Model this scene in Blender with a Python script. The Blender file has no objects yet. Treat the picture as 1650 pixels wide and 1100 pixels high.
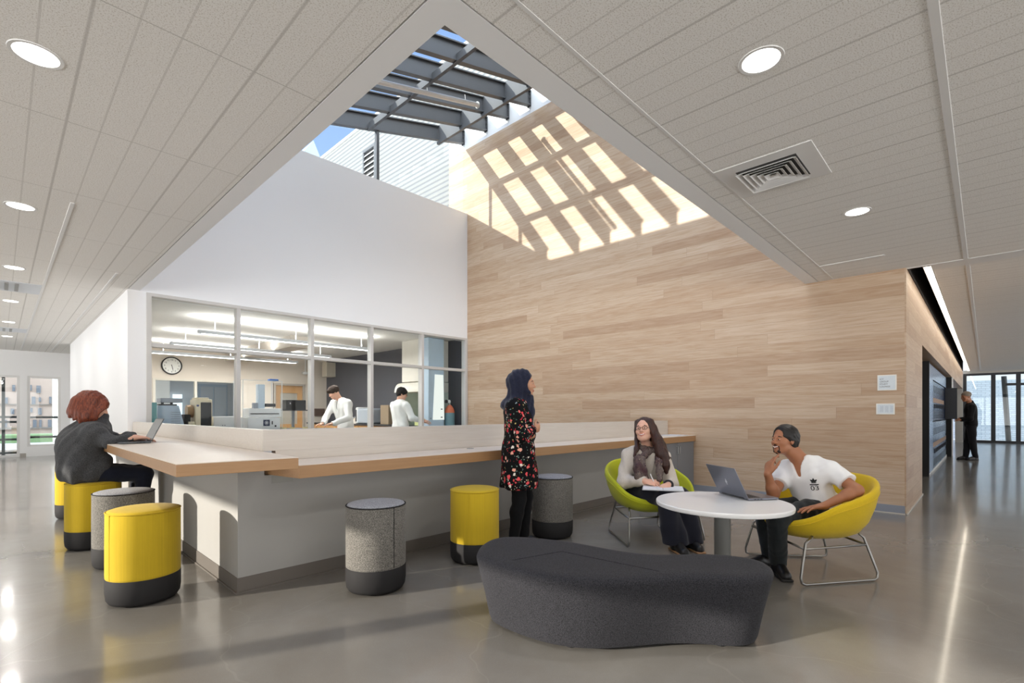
import bpy, bmesh, math, random
import numpy as np
from mathutils import Vector, Matrix
random.seed(7)
SC = bpy.context.scene
COL = SC.collection
PI = math.pi

# ------------------------------------------------------------------ camera geometry
FPX, CX, HZ, CAMH = 794.0, 825.0, 665.5, 1.25
TH = math.atan(763 / 794)
Fx, Fy = math.cos(TH), math.sin(TH)
Rx, Ry = math.sin(TH), -math.cos(TH)
FW = np.array([Fx, Fy, 0.0]); RT = np.array([Rx, Ry, 0.0]); UP = np.array([0, 0, 1.0])


def P(u, v, D):
    """a place in the hall: picture column and row of the photograph at a distance D along the view"""
    a = (u - CX) / FPX
    return np.array([D * (Fx + a * Rx), D * (Fy + a * Ry), CAMH + (HZ - v) * D / FPX])


def atz(u, v, z):
    D = (z - CAMH) * FPX / (HZ - v)
    return P(u, v, D)


def atx(u, v, x):
    a = (u - CX) / FPX
    return P(u, v, x / (Fx + a * Rx))


def aty(u, v, y):
    a = (u - CX) / FPX
    return P(u, v, y / (Fy + a * Ry))


# ------------------------------------------------------------------ materials
MATS = {}


class NT:
    def __init__(self, name):
        self.m = bpy.data.materials.new(name)
        self.m.use_nodes = True
        self.t = self.m.node_tree
        self.t.nodes.clear()
        self.out = self.t.nodes.new('ShaderNodeOutputMaterial')

    def n(self, typ, **kw):
        nd = self.t.nodes.new(typ)
        for k, v in kw.items():
            setattr(nd, k, v)
        return nd

    def l(self, a, b):
        self.t.links.new(a, b)

    def put(self, sock, v):
        if hasattr(v, 'is_linked') or isinstance(v, bpy.types.NodeSocket):
            self.l(v, sock)
        else:
            sock.default_value = v

    def math(self, op, a, b=None, c=None, clamp=False):
        nd = self.n('ShaderNodeMath', operation=op)
        nd.use_clamp = clamp
        self.put(nd.inputs[0], a)
        if b is not None:
            self.put(nd.inputs[1], b)
        if c is not None:
            self.put(nd.inputs[2], c)
        return nd.outputs[0]

    def mix(self, fac, a, b, blend='MIX'):
        nd = self.n('ShaderNodeMix', data_type='RGBA', blend_type=blend)
        self.put(nd.inputs[0], fac)
        self.put(nd.inputs[6], a)
        self.put(nd.inputs[7], b)
        return nd.outputs[2]

    def coord(self, which='Object'):
        return self.n('ShaderNodeTexCoord').outputs[which]

    def sep(self, v):
        nd = self.n('ShaderNodeSeparateXYZ')
        self.l(v, nd.inputs[0])
        return nd.outputs

    def comb(self, x, y, z):
        nd = self.n('ShaderNodeCombineXYZ')
        for i, q in enumerate((x, y, z)):
            self.put(nd.inputs[i], q)
        return nd.outputs[0]

    def noise(self, vec, scale, detail=3, rough=.5, dist=0.0):
        nd = self.n('ShaderNodeTexNoise')
        self.l(vec, nd.inputs['Vector'])
        nd.inputs['Scale'].default_value = scale
        nd.inputs['Detail'].default_value = detail
        nd.inputs['Roughness'].default_value = rough
        nd.inputs['Distortion'].default_value = dist
        return nd.outputs['Fac']

    def vscale(self, vec, s):
        nd = self.n('ShaderNodeVectorMath', operation='MULTIPLY')
        self.l(vec, nd.inputs[0])
        nd.inputs[1].default_value = s
        return nd.outputs[0]

    def ramp(self, fac, stops, interp='LINEAR'):
        nd = self.n('ShaderNodeValToRGB')
        cr = nd.color_ramp
        cr.interpolation = interp
        while len(cr.elements) < len(stops):
            cr.elements.new(0.5)
        for e, (p, c) in zip(cr.elements, stops):
            e.position = p
            e.color = c if len(c) == 4 else (*c, 1)
        self.l(fac, nd.inputs[0])
        return nd.outputs[0]

    def bump(self, h, strength=.3, dist=.01):
        nd = self.n('ShaderNodeBump')
        nd.inputs['Strength'].default_value = strength
        nd.inputs['Distance'].default_value = dist
        self.l(h, nd.inputs['Height'])
        return nd.outputs[0]

    def bsdf(self, color=(.5, .5, .5, 1), rough=.5, metal=0, normal=None, **kw):
        b = self.n('ShaderNodeBsdfPrincipled')
        self.put(b.inputs['Base Color'], color)
        self.put(b.inputs['Roughness'], rough)
        self.put(b.inputs['Metallic'], metal)
        if normal is not None:
            self.l(normal, b.inputs['Normal'])
        for k, v in kw.items():
            self.put(b.inputs[k], v)
        self.l(b.outputs[0], self.out.inputs[0])
        return b


def c4(c):
    return (*c, 1.0) if len(c) == 3 else tuple(c)


def srgb(r, g, b):
    f = lambda x: (x / 255 / 12.92) if x <= 10 else (((x / 255) + .055) / 1.055) ** 2.4
    return (f(r), f(g), f(b), 1.0)


def plain(name, color, rough=.5, metal=0.0, var=.06, scale=9.0, bump=0.0, bscale=200.0, **kw):
    """a painted / moulded / metal surface with a slight procedural variation"""
    if name in MATS:
        return MATS[name]
    t = NT(name)
    co = t.coord()
    n = t.noise(co, scale, 3)
    c = c4(color)
    lo = tuple(x * (1 - var) for x in c[:3]) + (1,)
    hi = tuple(min(1, x * (1 + var)) for x in c[:3]) + (1,)
    col = t.mix(n, lo, hi)
    nm = t.bump(t.noise(co, bscale, 2), bump, .002) if bump else None
    t.bsdf(col, rough, metal, nm, **kw)
    MATS[name] = t.m
    return t.m


def fabric(name, color, var=.35, scale=260.0, stretch=(1, 1, 1), rough=.95, color2=None, sheen=.15, bump=.4, big=.08):
    if name in MATS:
        return MATS[name]
    t = NT(name)
    co = t.coord()
    n = t.noise(t.vscale(co, stretch), scale, 2, .6)
    n2 = t.noise(co, 4.0, 3)
    c = c4(color)
    lo = tuple(x * (1 - var) for x in c[:3]) + (1,)
    hi = c4(color2) if color2 else tuple(min(1, x * (1 + var)) for x in c[:3]) + (1,)
    col = t.mix(t.ramp(n, [(.3, (0, 0, 0)), (.7, (1, 1, 1))]), lo, hi)
    k = t.math('MULTIPLY_ADD', n2, 2 * big, 1 - big)
    hs = t.n('ShaderNodeHueSaturation')
    t.put(hs.inputs['Value'], k)
    t.put(hs.inputs['Color'], col)
    t.bsdf(hs.outputs[0], rough, 0, t.bump(n, bump, .002), **{'Sheen Weight': sheen, 'Specular IOR Level': .25})
    MATS[name] = t.m
    return t.m


def emit(name, color, strength):
    if name in MATS:
        return MATS[name]
    t = NT(name)
    e = t.n('ShaderNodeEmission')
    e.inputs[0].default_value = c4(color)
    e.inputs[1].default_value = strength
    t.l(e.outputs[0], t.out.inputs[0])
    MATS[name] = t.m
    return t.m


def glass(name, tint=(.93, .97, .96), refl=.07, rough=.0):
    if name in MATS:
        return MATS[name]
    t = NT(name)
    tr = t.n('ShaderNodeBsdfTransparent')
    tr.inputs[0].default_value = c4(tint)
    g = t.n('ShaderNodeBsdfGlossy')
    g.inputs['Roughness'].default_value = rough
    g.inputs[0].default_value = (1, 1, 1, 1)
    f = t.n('ShaderNodeLayerWeight')
    f.inputs[0].default_value = .5
    mx = t.n('ShaderNodeMixShader')
    t.l(t.math('MULTIPLY_ADD', t.math('POWER', f.outputs['Facing'], 5.0), 7.0 * refl, refl / 2), mx.inputs[0])
    t.l(tr.outputs[0], mx.inputs[1])
    t.l(g.outputs[0], mx.inputs[2])
    t.l(mx.outputs[0], t.out.inputs[0])
    MATS[name] = t.m
    return t.m


# ------------------------------------------------------------------ mesh building
ROOTM = {}


class MB:
    def __init__(self):
        self.b = bmesh.new()

    def _add(self, vs, fs):
        bv = [self.b.verts.new(tuple(map(float, v))) for v in vs]
        for f in fs:
            try:
                self.b.faces.new([bv[i] for i in f])
            except ValueError:
                pass
        return self

    def box(self, x0, x1, y0, y1, z0, z1):
        vs = [(x, y, z) for z in (z0, z1) for y in (y0, y1) for x in (x0, x1)]
        return self._add(vs, [(0, 2, 3, 1), (4, 5, 7, 6), (0, 1, 5, 4), (2, 6, 7, 3), (0, 4, 6, 2), (1, 3, 7, 5)])

    def obox(self, c, ax, ay, az, sx, sy, sz):
        c, ax, ay, az = map(np.array, (c, ax, ay, az))
        vs = [c + ax * (i * sx / 2) + ay * (j * sy / 2) + az * (k * sz / 2) for k in (-1, 1) for j in (-1, 1) for i in (-1, 1)]
        return self._add(vs, [(0, 2, 3, 1), (4, 5, 7, 6), (0, 1, 5, 4), (2, 6, 7, 3), (0, 4, 6, 2), (1, 3, 7, 5)])

    def hexa(self, vs):
        """8 corners: bottom ring of 4 then top ring of 4"""
        return self._add(vs, [(3, 2, 1, 0), (4, 5, 6, 7), (0, 1, 5, 4), (1, 2, 6, 5), (2, 3, 7, 6), (3, 0, 4, 7)])

    def prism(self, poly, z0, z1):
        n = len(poly)
        vs = [(p[0], p[1], z0) for p in poly] + [(p[0], p[1], z1) for p in poly]
        fs = [tuple(range(n - 1, -1, -1)), tuple(range(n, 2 * n))] + [(i, (i + 1) % n, n + (i + 1) % n, n + i) for i in range(n)]
        return self._add(vs, fs)

    def loft(self, rings, cap=True):
        n = len(rings[0])
        vs = [p for r in rings for p in r]
        fs = []
        for k in range(len(rings) - 1):
            for i in range(n):
                j = (i + 1) % n
                fs.append((k * n + i, k * n + j, (k + 1) * n + j, (k + 1) * n + i))
        if cap:
            fs.append(tuple(range(n - 1, -1, -1)))
            m = (len(rings) - 1) * n
            fs.append(tuple(range(m, m + n)))
        return self._add(vs, fs)

    def lathe(self, prof, c=(0, 0, 0), seg=32, closed=False):
        rings = []
        for r, z in prof:
            rings.append([(c[0] + r * math.cos(2 * PI * i / seg), c[1] + r * math.sin(2 * PI * i / seg), c[2] + z) for i in range(seg)])
        if closed:
            return self.loft(rings + [rings[0]], cap=False)
        return self.loft(rings)

    def tube(self, pts, r, seg=10, closed=False):
        pts = [np.array(p, float) for p in pts]
        n = len(pts)
        rings = []
        up = None
        for i in range(n):
            if closed:
                d = pts[(i + 1) % n] - pts[i - 1]
            else:
                d = pts[min(i + 1, n - 1)] - pts[max(i - 1, 0)]
            d = d / (np.linalg.norm(d) + 1e-9)
            if up is None:
                h = np.array([0, 0, 1.0]) if abs(d[2]) < .9 else np.array([1.0, 0, 0])
                up = np.cross(d, h)
            up = up - d * np.dot(up, d)
            up /= np.linalg.norm(up) + 1e-9
            w = np.cross(d, up)
            rr = r[i] if isinstance(r, (list, tuple)) else r
            rings.append([pts[i] + (up * math.cos(2 * PI * k / seg) + w * math.sin(2 * PI * k / seg)) * rr for k in range(seg)])
        if closed:
            rings.append(rings[0])
            return self.loft(rings, cap=False)
        return self.loft(rings)

    def cyl(self, a, b, r0, r1=None, seg=20):
        return self.tube([a, b], [r0, r0 if r1 is None else r1], seg)

    def ball(self, c, r, seg=16, rings=10):
        r = (r, r, r) if not hasattr(r, '__len__') else r
        rs = []
        for k in range(rings + 1):
            ph = -PI / 2 + PI * k / rings
            q = max(math.cos(ph), .02)
            rs.append([(c[0] + r[0] * q * math.cos(2 * PI * i / seg), c[1] + r[1] * q * math.sin(2 * PI * i / seg), c[2] + r[2] * math.sin(ph)) for i in range(seg)])
        return self.loft(rs)

    def build(self, name, mat, parent=None, world=True, bevel=0, smooth=False, segs=2, props=None):
        bmesh.ops.remove_doubles(self.b, verts=self.b.verts, dist=1e-5)
        bmesh.ops.recalc_face_normals(self.b, faces=self.b.faces)
        me = bpy.data.meshes.new(name)
        self.b.to_mesh(me)
        self.b.free()
        return link(name, me, mat, parent, world, bevel, smooth, segs, props)


def link(name, me, mat, parent=None, world=True, bevel=0, smooth=False, segs=2, props=None):
    o = bpy.data.objects.new(name, me)
    COL.objects.link(o)
    if mat is not None:
        me.materials.append(mat)
    if parent is not None:
        o.parent = parent
        top = parent
        while top.parent is not None:
            top = top.parent
        if world and top.name in ROOTM:
            me.transform(ROOTM[top.name].inverted())
    if smooth:
        for p in me.polygons:
            p.use_smooth = True
    if bevel:
        md = o.modifiers.new('bevel', 'BEVEL')
        md.width = bevel
        md.segments = segs
        md.limit_method = 'ANGLE'
        md.angle_limit = math.radians(35)
        md.harden_normals = False
    if smooth == 'auto' or (bevel and not smooth):
        try:
            me.set_sharp_from_angle(angle=math.radians(35))
            for p in me.polygons:
                p.use_smooth = True
        except Exception:
            pass
    if props:
        for k, v in props.items():
            o[k] = v
    return o


def tag(o, label=None, cat=None, group=None, kind=None):
    if label:
        o['label'] = label
    if cat:
        o['category'] = cat
    if group:
        o['group'] = group
    if kind:
        o['kind'] = kind
    return o


def thing(name, label, cat, loc=(0, 0, 0), rotz=0, group=None):
    o = bpy.data.objects.new(name, None)
    o.empty_display_size = .1
    COL.objects.link(o)
    o.location = tuple(map(float, loc))
    o.rotation_euler = (0, 0, rotz)
    ROOTM[o.name] = Matrix.Translation(Vector(tuple(map(float, loc)))) @ Matrix.Rotation(rotz, 4, 'Z')
    tag(o, label, cat, group)
    return o


def dup(root, loc, rotz, label=None, group=None):
    def cp(o, par):
        c = o.copy()
        COL.objects.link(c)
        c.parent = par
        for ch in [x for x in SC.objects if x.parent == o]:
            cp(ch, c)
        return c
    kids = [x for x in SC.objects if x.parent == root]
    r = root.copy()
    COL.objects.link(r)
    r.location = tuple(map(float, loc))
    r.rotation_euler = (0, 0, rotz)
    if label:
        r['label'] = label
    if group:
        r['group'] = group
    for ch in kids:
        cp(ch, r)
    return r


def struct(o, label=None):
    o['kind'] = 'structure'
    if label:
        o['label'] = label
    return o


def text_mesh(body, size, align='LEFT', extrude=0.0008):
    cu = bpy.data.curves.new('lettering', 'FONT')
    cu.body = body
    cu.size = size
    cu.align_x = align
    cu.extrude = extrude
    tmp = bpy.data.objects.new('lettering', cu)
    COL.objects.link(tmp)
    bpy.context.view_layer.update()
    dg = bpy.context.evaluated_depsgraph_get()
    me = bpy.data.meshes.new_from_object(tmp.evaluated_get(dg))
    bpy.data.objects.remove(tmp)
    return me


def basis(o, x, y, z):
    m = Matrix.Identity(4)
    for i, a in enumerate((x, y, z)):
        for j in range(3):
            m[j][i] = float(a[j])
    for j in range(3):
        m[j][3] = float(o[j])
    return m
def oak_planks(name, axis, row=.154, length=3.1, light=1.0, zoff=.06, groove=True):
    t = NT(name)
    s = t.sep(t.coord())
    a = s[axis]
    z = t.math('ADD', s[2], zoff)
    rowf = t.math('DIVIDE', z, row)
    ri = t.math('FLOOR', rowf)
    w1 = t.n('ShaderNodeTexWhiteNoise', noise_dimensions='1D')
    t.l(ri, w1.inputs['W'])
    off = t.math('MULTIPLY', w1.outputs[0], 7.3)
    pf = t.math('DIVIDE', t.math('ADD', a, off), length)
    pi_ = t.math('FLOOR', pf)
    w2 = t.n('ShaderNodeTexWhiteNoise', noise_dimensions='2D')
    t.l(t.comb(ri, pi_, 0), w2.inputs['Vector'])
    tone = w2.outputs[0]
    # grain: stretched along the board, shifted per board
    gv = t.comb(t.math('MULTIPLY', a, 1.1), t.math('MULTIPLY_ADD', tone, 31.0, t.math('MULTIPLY', s[2], 16.0)), t.math('MULTIPLY', tone, 9.0))
    g1 = t.noise(gv, 2.2, 5, .6, .6)
    gv2 = t.comb(t.math('MULTIPLY', a, 2.0), t.math('MULTIPLY', s[2], 120.0), tone)
    g2 = t.noise(gv2, 1.5, 3, .6)
    base = t.ramp(tone, [(0, srgb(184, 156, 130)), (.3, srgb(194, 168, 142)), (.65, srgb(199, 175, 150)), (1, srgb(206, 184, 161))])
    dark = t.mix(1.0, base, srgb(236, 225, 213), 'MULTIPLY')
    col = t.mix(t.ramp(g1, [(.32, (1, 1, 1)), (.62, (0, 0, 0))]), base, dark)
    col = t.mix(t.math('MULTIPLY', t.ramp(g2, [(.35, (1, 1, 1)), (.6, (0, 0, 0))]), .22), col, t.mix(1.0, col, srgb(212, 196, 180), 'MULTIPLY'))
    # joints
    fr = t.math('FRACT', rowf)
    d = t.math('MINIMUM', fr, t.math('SUBTRACT', 1.0, fr))
    jz = t.math('LESS_THAN', t.math('MULTIPLY', d, row), .0014)
    fp = t.math('FRACT', pf)
    d2 = t.math('MINIMUM', fp, t.math('SUBTRACT', 1.0, fp))
    jy = t.math('LESS_THAN', t.math('MULTIPLY', d2, length), .0014)
    j = t.math('MAXIMUM', jz, jy)
    col = t.mix(t.math('MULTIPLY', j, .5), col, srgb(120, 88, 58))
    if light != 1.0:
        col = t.mix(1.0, col, (light, light, light, 1), 'MULTIPLY')
    rg = t.math('MULTIPLY_ADD', g1, .12, .40)
    t.bsdf(col, rg, 0, t.bump(t.math('SUBTRACT', t.math('MULTIPLY', g2, .15), j), .25, .002))
    MATS[name] = t.m
    return t.m


def counter_oak(name, col_a, col_b, axis=0, sy=10.0):
    t = NT(name)
    s = t.sep(t.coord())
    o = [1, 0][axis]
    v = t.comb(t.math('MULTIPLY', s[axis], .9), t.math('MULTIPLY', s[o], sy), t.math('MULTIPLY', s[2], sy * 2))
    g = t.noise(v, 2.0, 5, .6, .8)
    g2 = t.noise(t.vscale(t.coord(), (3, 60, 60) if axis == 0 else (60, 3, 60)), 1.5, 2)
    col = t.mix(g, col_a, col_b)
    col = t.mix(t.math('MULTIPLY', g2, .25), col, t.mix(1.0, col, srgb(205, 185, 160), 'MULTIPLY'))
    t.bsdf(col, .38, 0, t.bump(g2, .08, .001))
    MATS[name] = t.m
    return t.m


def ceiling_tiles(name):
    t = NT(name)
    co = t.coord()
    s = t.sep(co)
    fx = t.math('FRACT', t.math('DIVIDE', t.math('SUBTRACT', s[0], .125), .1605))
    dx = t.math('MULTIPLY', t.math('MINIMUM', fx, t.math('SUBTRACT', 1.0, fx)), .1605)
    fy = t.math('FRACT', t.math('DIVIDE', t.math('SUBTRACT', s[1], .168), 1.299))
    dy = t.math('MULTIPLY', t.math('MINIMUM', fy, t.math('SUBTRACT', 1.0, fy)), 1.299)
    lx = t.math('LESS_THAN', dx, .0050)
    ly = t.math('LESS_THAN', dy, .0035)
    f4 = t.math('FRACT', t.math('DIVIDE', t.math('SUBTRACT', s[0], .285), .642))
    d4 = t.math('MULTIPLY', t.math('MINIMUM', f4, t.math('SUBTRACT', 1.0, f4)), .642)
    l4 = t.math('LESS_THAN', d4, .0085)
    sp = t.noise(co, 150, 2, .6)
    sp2 = t.noise(co, 38, 3, .7)
    big = t.noise(co, .8, 2)
    col = t.mix(t.ramp(sp, [(.36, (0, 0, 0)), (.47, (1, 1, 1))]), srgb(204, 198, 190), srgb(240, 238, 235))
    col = t.mix(t.math('MULTIPLY', t.ramp(sp2, [(.24, (1, 1, 1)), (.32, (0, 0, 0))]), .3), col, srgb(160, 152, 143))
    col = t.mix(t.math('MULTIPLY', big, .14), col, srgb(214, 209, 203))
    ln = t.math('MAXIMUM', lx, ly)
    col = t.mix(t.math('MULTIPLY', ln, .40), col, srgb(186, 182, 176))
    col = t.mix(t.math('MULTIPLY', t.math('MAXIMUM', ly, t.math('SUBTRACT', l4, .25)), .28), col, srgb(140, 134, 128))
    h = t.math('SUBTRACT', t.math('MULTIPLY', sp, .25), ln)
    t.bsdf(col, .92, 0, t.bump(h, .35, .004), **{'Specular IOR Level': .2})
    MATS[name] = t.m
    return t.m


def concrete_floor(name):
    t = NT(name)
    co = t.coord()
    n1 = t.noise(co, .55, 5, .62, .4)
    n2 = t.noise(co, 3.2, 5, .65, .3)
    n3 = t.noise(co, 60, 2, .6)
    n4 = t.noise(t.vscale(co, (1, 1, 1)), 260, 1)
    a = t.mix(t.ramp(n1, [(.3, (0, 0, 0)), (.7, (1, 1, 1))]), srgb(112, 109, 104), srgb(142, 140, 136))
    a = t.mix(t.math('MULTIPLY', t.ramp(n2, [(.35, (0, 0, 0)), (.7, (1, 1, 1))]), .35), a, srgb(118, 111, 101))
    a = t.mix(t.math('MULTIPLY', n3, .14), a, srgb(122, 117, 110))
    a = t.mix(t.math('MULTIPLY', t.ramp(n4, [(.62, (0, 0, 0)), (.72, (1, 1, 1))]), .12), a, srgb(200, 196, 188))
    # hairline cracks and scuffs
    v = t.n('ShaderNodeTexVoronoi', feature='DISTANCE_TO_EDGE')
    wv = t.n('ShaderNodeVectorMath', operation='ADD')
    nn = t.n('ShaderNodeTexNoise')
    nn.inputs['Scale'].default_value = 2.0
    t.l(co, nn.inputs['Vector'])
    t.l(co, wv.inputs[0])
    t.l(t.vscale(nn.outputs['Color'], (.5, .5, .5)), wv.inputs[1])
    t.l(wv.outputs[0], v.inputs['Vector'])
    v.inputs['Scale'].default_value = .8
    cr = t.math('LESS_THAN', v.outputs['Distance'], .0035)
    a = t.mix(t.math('MULTIPLY', cr, .05), a, srgb(200, 196, 188))
    rg = t.math('MULTIPLY_ADD', n2, .14, t.math('MULTIPLY_ADD', n1, .10, .09))
    t.bsdf(a, rg, 0, t.bump(n2, .025, .01), **{'Specular IOR Level': .5, 'Coat Weight': .3, 'Coat Roughness': .08})
    MATS[name] = t.m
    return t.m


def siding(name, axis=2, pitch=.2):
    t = NT(name)
    co = t.coord()
    s = t.sep(co)
    f = t.math('FRACT', t.math('DIVIDE', s[2], pitch))
    n = t.noise(t.vscale(co, (.4, .4, 8)), 2.0, 4)
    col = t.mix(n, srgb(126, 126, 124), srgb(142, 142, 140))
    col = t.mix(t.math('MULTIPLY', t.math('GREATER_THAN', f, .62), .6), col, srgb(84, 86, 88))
    h = t.math('PINGPONG', f, .5)
    t.bsdf(col, .5, 0, t.bump(h, .6, .05))
    MATS[name] = t.m
    return t.m


def brick(name, c1, c2, mortar, plane='yz', scale=1.0):
    t = NT(name)
    s = t.sep(t.coord())
    v = t.comb(s[1] if plane == 'yz' else s[0], s[2], 0)
    b = t.n('ShaderNodeTexBrick')
    t.l(v, b.inputs['Vector'])
    b.inputs['Scale'].default_value = scale
    b.inputs['Color1'].default_value = c1
    b.inputs['Color2'].default_value = c2
    b.inputs['Mortar'].default_value = mortar
    b.inputs['Mortar Size'].default_value = .018
    b.inputs['Brick Width'].default_value = .6
    b.inputs['Row Height'].default_value = .19
    t.bsdf(b.outputs['Color'], .8)
    MATS[name] = t.m
    return t.m


M = {}
M['oak_x'] = oak_planks('oak boards of the feature wall', 1)
M['oak_y'] = oak_planks('oak boards of the hall side', 0, length=1.6)
M['top_oak'] = counter_oak('oak worktop', srgb(228, 216, 202), srgb(238, 228, 216), 0)
M['top_edge'] = counter_oak('oak edge', srgb(168, 128, 88), srgb(192, 152, 110), 0, 14)
M['upstand'] = counter_oak('pale oak upstand', srgb(206, 200, 192), srgb(222, 217, 210), 0)
M['tile'] = ceiling_tiles('acoustic plank ceiling')
M['floor'] = concrete_floor('polished concrete')
M['white'] = plain('white wall paint', srgb(240, 240, 241), .6, var=.01, scale=1.2)
M['white2'] = plain('white trim paint', srgb(226, 225, 224), .5, var=.02)
M['grey_wall'] = plain('warm grey wall paint', srgb(196, 193, 187), .6, var=.02)
M['knee_wall'] = plain('light grey counter paint', srgb(168, 167, 164), .6, var=.02)
M['vinyl'] = plain('grey rubber base', srgb(112, 106, 100), .45, var=.05)
M['alu_frame'] = plain('pale grey window frame', srgb(206, 203, 199), .45, var=.02)
M['dark_frame'] = plain('dark bronze frame', srgb(44, 46, 52), .4, var=.05)
M['steel_paint'] = plain('grey painted roof steel', srgb(88, 89, 92), .5, var=.05)
M['lab_wall'] = plain('cream lab wall', srgb(222, 212, 200), .7, var=.02)
M['dark_wall'] = plain('charcoal lab wall', srgb(76, 78, 86), .65, var=.12, scale=2.0)
M['lab_ceiling'] = plain('white lab ceiling', srgb(232, 230, 226), .9, var=.02)
M['glass'] = glass('clear window glass')
M['roof_glass'] = glass('roof glass', (.93, .97, .98), .05)
M['lab_glass'] = glass('interior window glass', (.965, .98, .975), .012)
M['siding'] = siding('white corrugated siding', pitch=.13)
M['white_brick'] = brick('pale painted brick', srgb(196, 205, 214), srgb(176, 188, 200), srgb(150, 160, 172), scale=2.0)
M['lamp'] = emit('lit lamp lens', (1, .97, .92), 9.0)
M['lamp_strip'] = emit('lit cove lens', (1, .90, .74), 6.0)
M['lab_lamp'] = emit('lit lab tube', (1, .98, .95), 7.0)
M['black'] = plain('matt black', srgb(24, 24, 26), .6)
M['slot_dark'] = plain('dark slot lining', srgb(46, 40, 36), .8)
XO, YW, ZC = 7.737, 8.913, 3.04
Z0, SL = 5.581, .2757           # underside of the roof beams: z = Z0 + SL * x
YG = 9.05                       # glass line of the clerestory

# ---- floor
struct(MB().box(-7, 31, -9, 24, -.12, 0).build('floor', M['floor']))

# ---- ceiling: plank tiles round the light well
b = MB()
b.box(-7, 1.28, -9, 19.9, ZC, ZC + .05)
b.box(1.28, 7.76, -9, 1.635, ZC, ZC + .05)
b.box(8.07, 30.2, -9, .47, ZC, ZC + .05)
struct(b.build('ceiling', M['tile']))
# trims of the ceiling
struct(MB().box(7.76, 8.07, -9, .47, ZC - .006, ZC + .05).box(7.76, 7.80, .47, .71, ZC - .006, ZC + .05).build('trim_1', M['white2']))
struct(MB().box(-7, 7.76, .145, .185, ZC - .006, ZC + .01).build('trim_2', M['white2'], bevel=.002))
struct(MB().box(8.07, 28.5, .135, .175, ZC - .006, ZC + .01).build('trim_3', M['white2'], bevel=.002))
struct(MB().box(.418, .447, 5.6, 19.9, ZC - .006, ZC + .01).build('trim_4', M['white2'], bevel=.002))
struct(MB().box(1.03, 1.055, 8.0, 19.9, ZC - .006, ZC + .01).build('trim_5', M['white2'], bevel=.002))
struct(MB().box(1.375, 7.73, 1.46, 1.478, ZC - .003, ZC + .01).build('trim_8', M['white2'], bevel=.001))
# smooth plaster rim of the opening
struct(MB().box(1.289, 1.425, 1.644, YW, ZC, ZC + .25).box(1.425, XO, 1.644, 1.80, ZC, ZC + .25).build('trim_6', M['white']))
struct(MB().box(1.24, 1.289, 1.6, YW, ZC + .052, ZC + .07).box(1.24, XO, 1.6, 1.644, ZC + .052, ZC + .07).build('gap_blackout', M['black']))  # added black lid over the rim gap, blocks the sky so it stays dark
# walls of the light well above
b = MB()
b.box(1.28, 1.425, 1.635, YW, ZC + .25, 6.0)
b.hexa([(1.425, 1.635, ZC + .25), (XO, 1.635, ZC + .25), (XO, 1.80, ZC + .25), (1.425, 1.80, ZC + .25),
        (1.425, 1.635, Z0 + SL * 1.425 + .4), (XO, 1.635, Z0 + SL * XO + .4), (XO, 1.80, Z0 + SL * XO + .4), (1.425, 1.80, Z0 + SL * 1.425 + .4)])
struct(b.build('wall_near', M['white']))

# ---- window wall to the laboratory
HEAD, SILL = 2.985, .86
b = MB()
b.box(1.28, XO, YW, 9.12, HEAD, 6.0)
b.box(1.281, 1.535, YW, 9.12, 0, HEAD)
b.box(1.535, XO, YW, 9.12, 0, SILL)
struct(b.build('wall_back', M['white']))
fr = MB()
fw = .03
mulls = [2.745, 3.985, 5.205, 6.445]
fr.box(1.50, XO - .002, YW - .015, YW + .13, HEAD - .005, HEAD + .045)
fr.box(1.50, XO - .002, YW - .015, YW + .13, SILL - .04, SILL + .02)
fr.box(1.50, 1.565, YW - .015, YW + .13, SILL, HEAD)
fr.box(7.665, XO - .002, YW - .015, YW + .13, SILL, HEAD)
for m in mulls:
    fr.box(m - fw, m + fw, YW - .01, YW + .13, SILL, HEAD)
xs = [1.565] + mulls + [7.665]
for i in range(5):
    fr.box(xs[i] + (fw if i else 0), xs[i + 1] - (fw if i < 4 else 0), YW - .008, YW + .12, 2.235, 2.295)
w1 = struct(fr.build('window_1', M['alu_frame'], bevel=.003))
MB().box(1.56, 7.67, YW + .055, YW + .063, SILL + .01, HEAD).build('glass', M['lab_glass'], w1)

# ---- oak feature wall, its return along the hall and the header over the lockers
b = MB()
b.box(XO, 8.0, .72, 9.6, 0.105, 7.55)
struct(b.build('wall_right', M['oak_x']))
b = MB()
b.box(XO + .003, 9.87, .704, .95, .015, ZC)
b.box(9.87, 28.6, .704, .95, 2.30, ZC)
struct(b.build('wall_hall', M['oak_y']))
struct(MB().box(XO - .006, 8.0, .715, 9.0, 0, .105).build('baseboard_right', plain('blue grey metal base', srgb(142, 146, 156), .4)))
struct(MB().box(XO - .012, XO - .004, .71, 9.0, 0, .012).box(XO, 9.87, .690, .704, 0, .015).build('trim_7', plain('pale metal bead', srgb(206, 200, 190), .35, .3)))
# white band above the oak, up to the roof glass
struct(MB().box(XO, 8.0, 1.6, 9.6, 7.55, 8.05).build('wall_upper', M['white']))

# ---- roof beams, cross beams and roof glass
ys = [9.05, 8.25, 7.557, 6.92, 6.27, 5.62, 4.97, 4.32, 3.67, 3.02, 2.37]
zb = lambda x: Z0 + SL * x
XN, DN = 6.97, .10      # the cross beam next to the oak wall hangs a little lower


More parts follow.
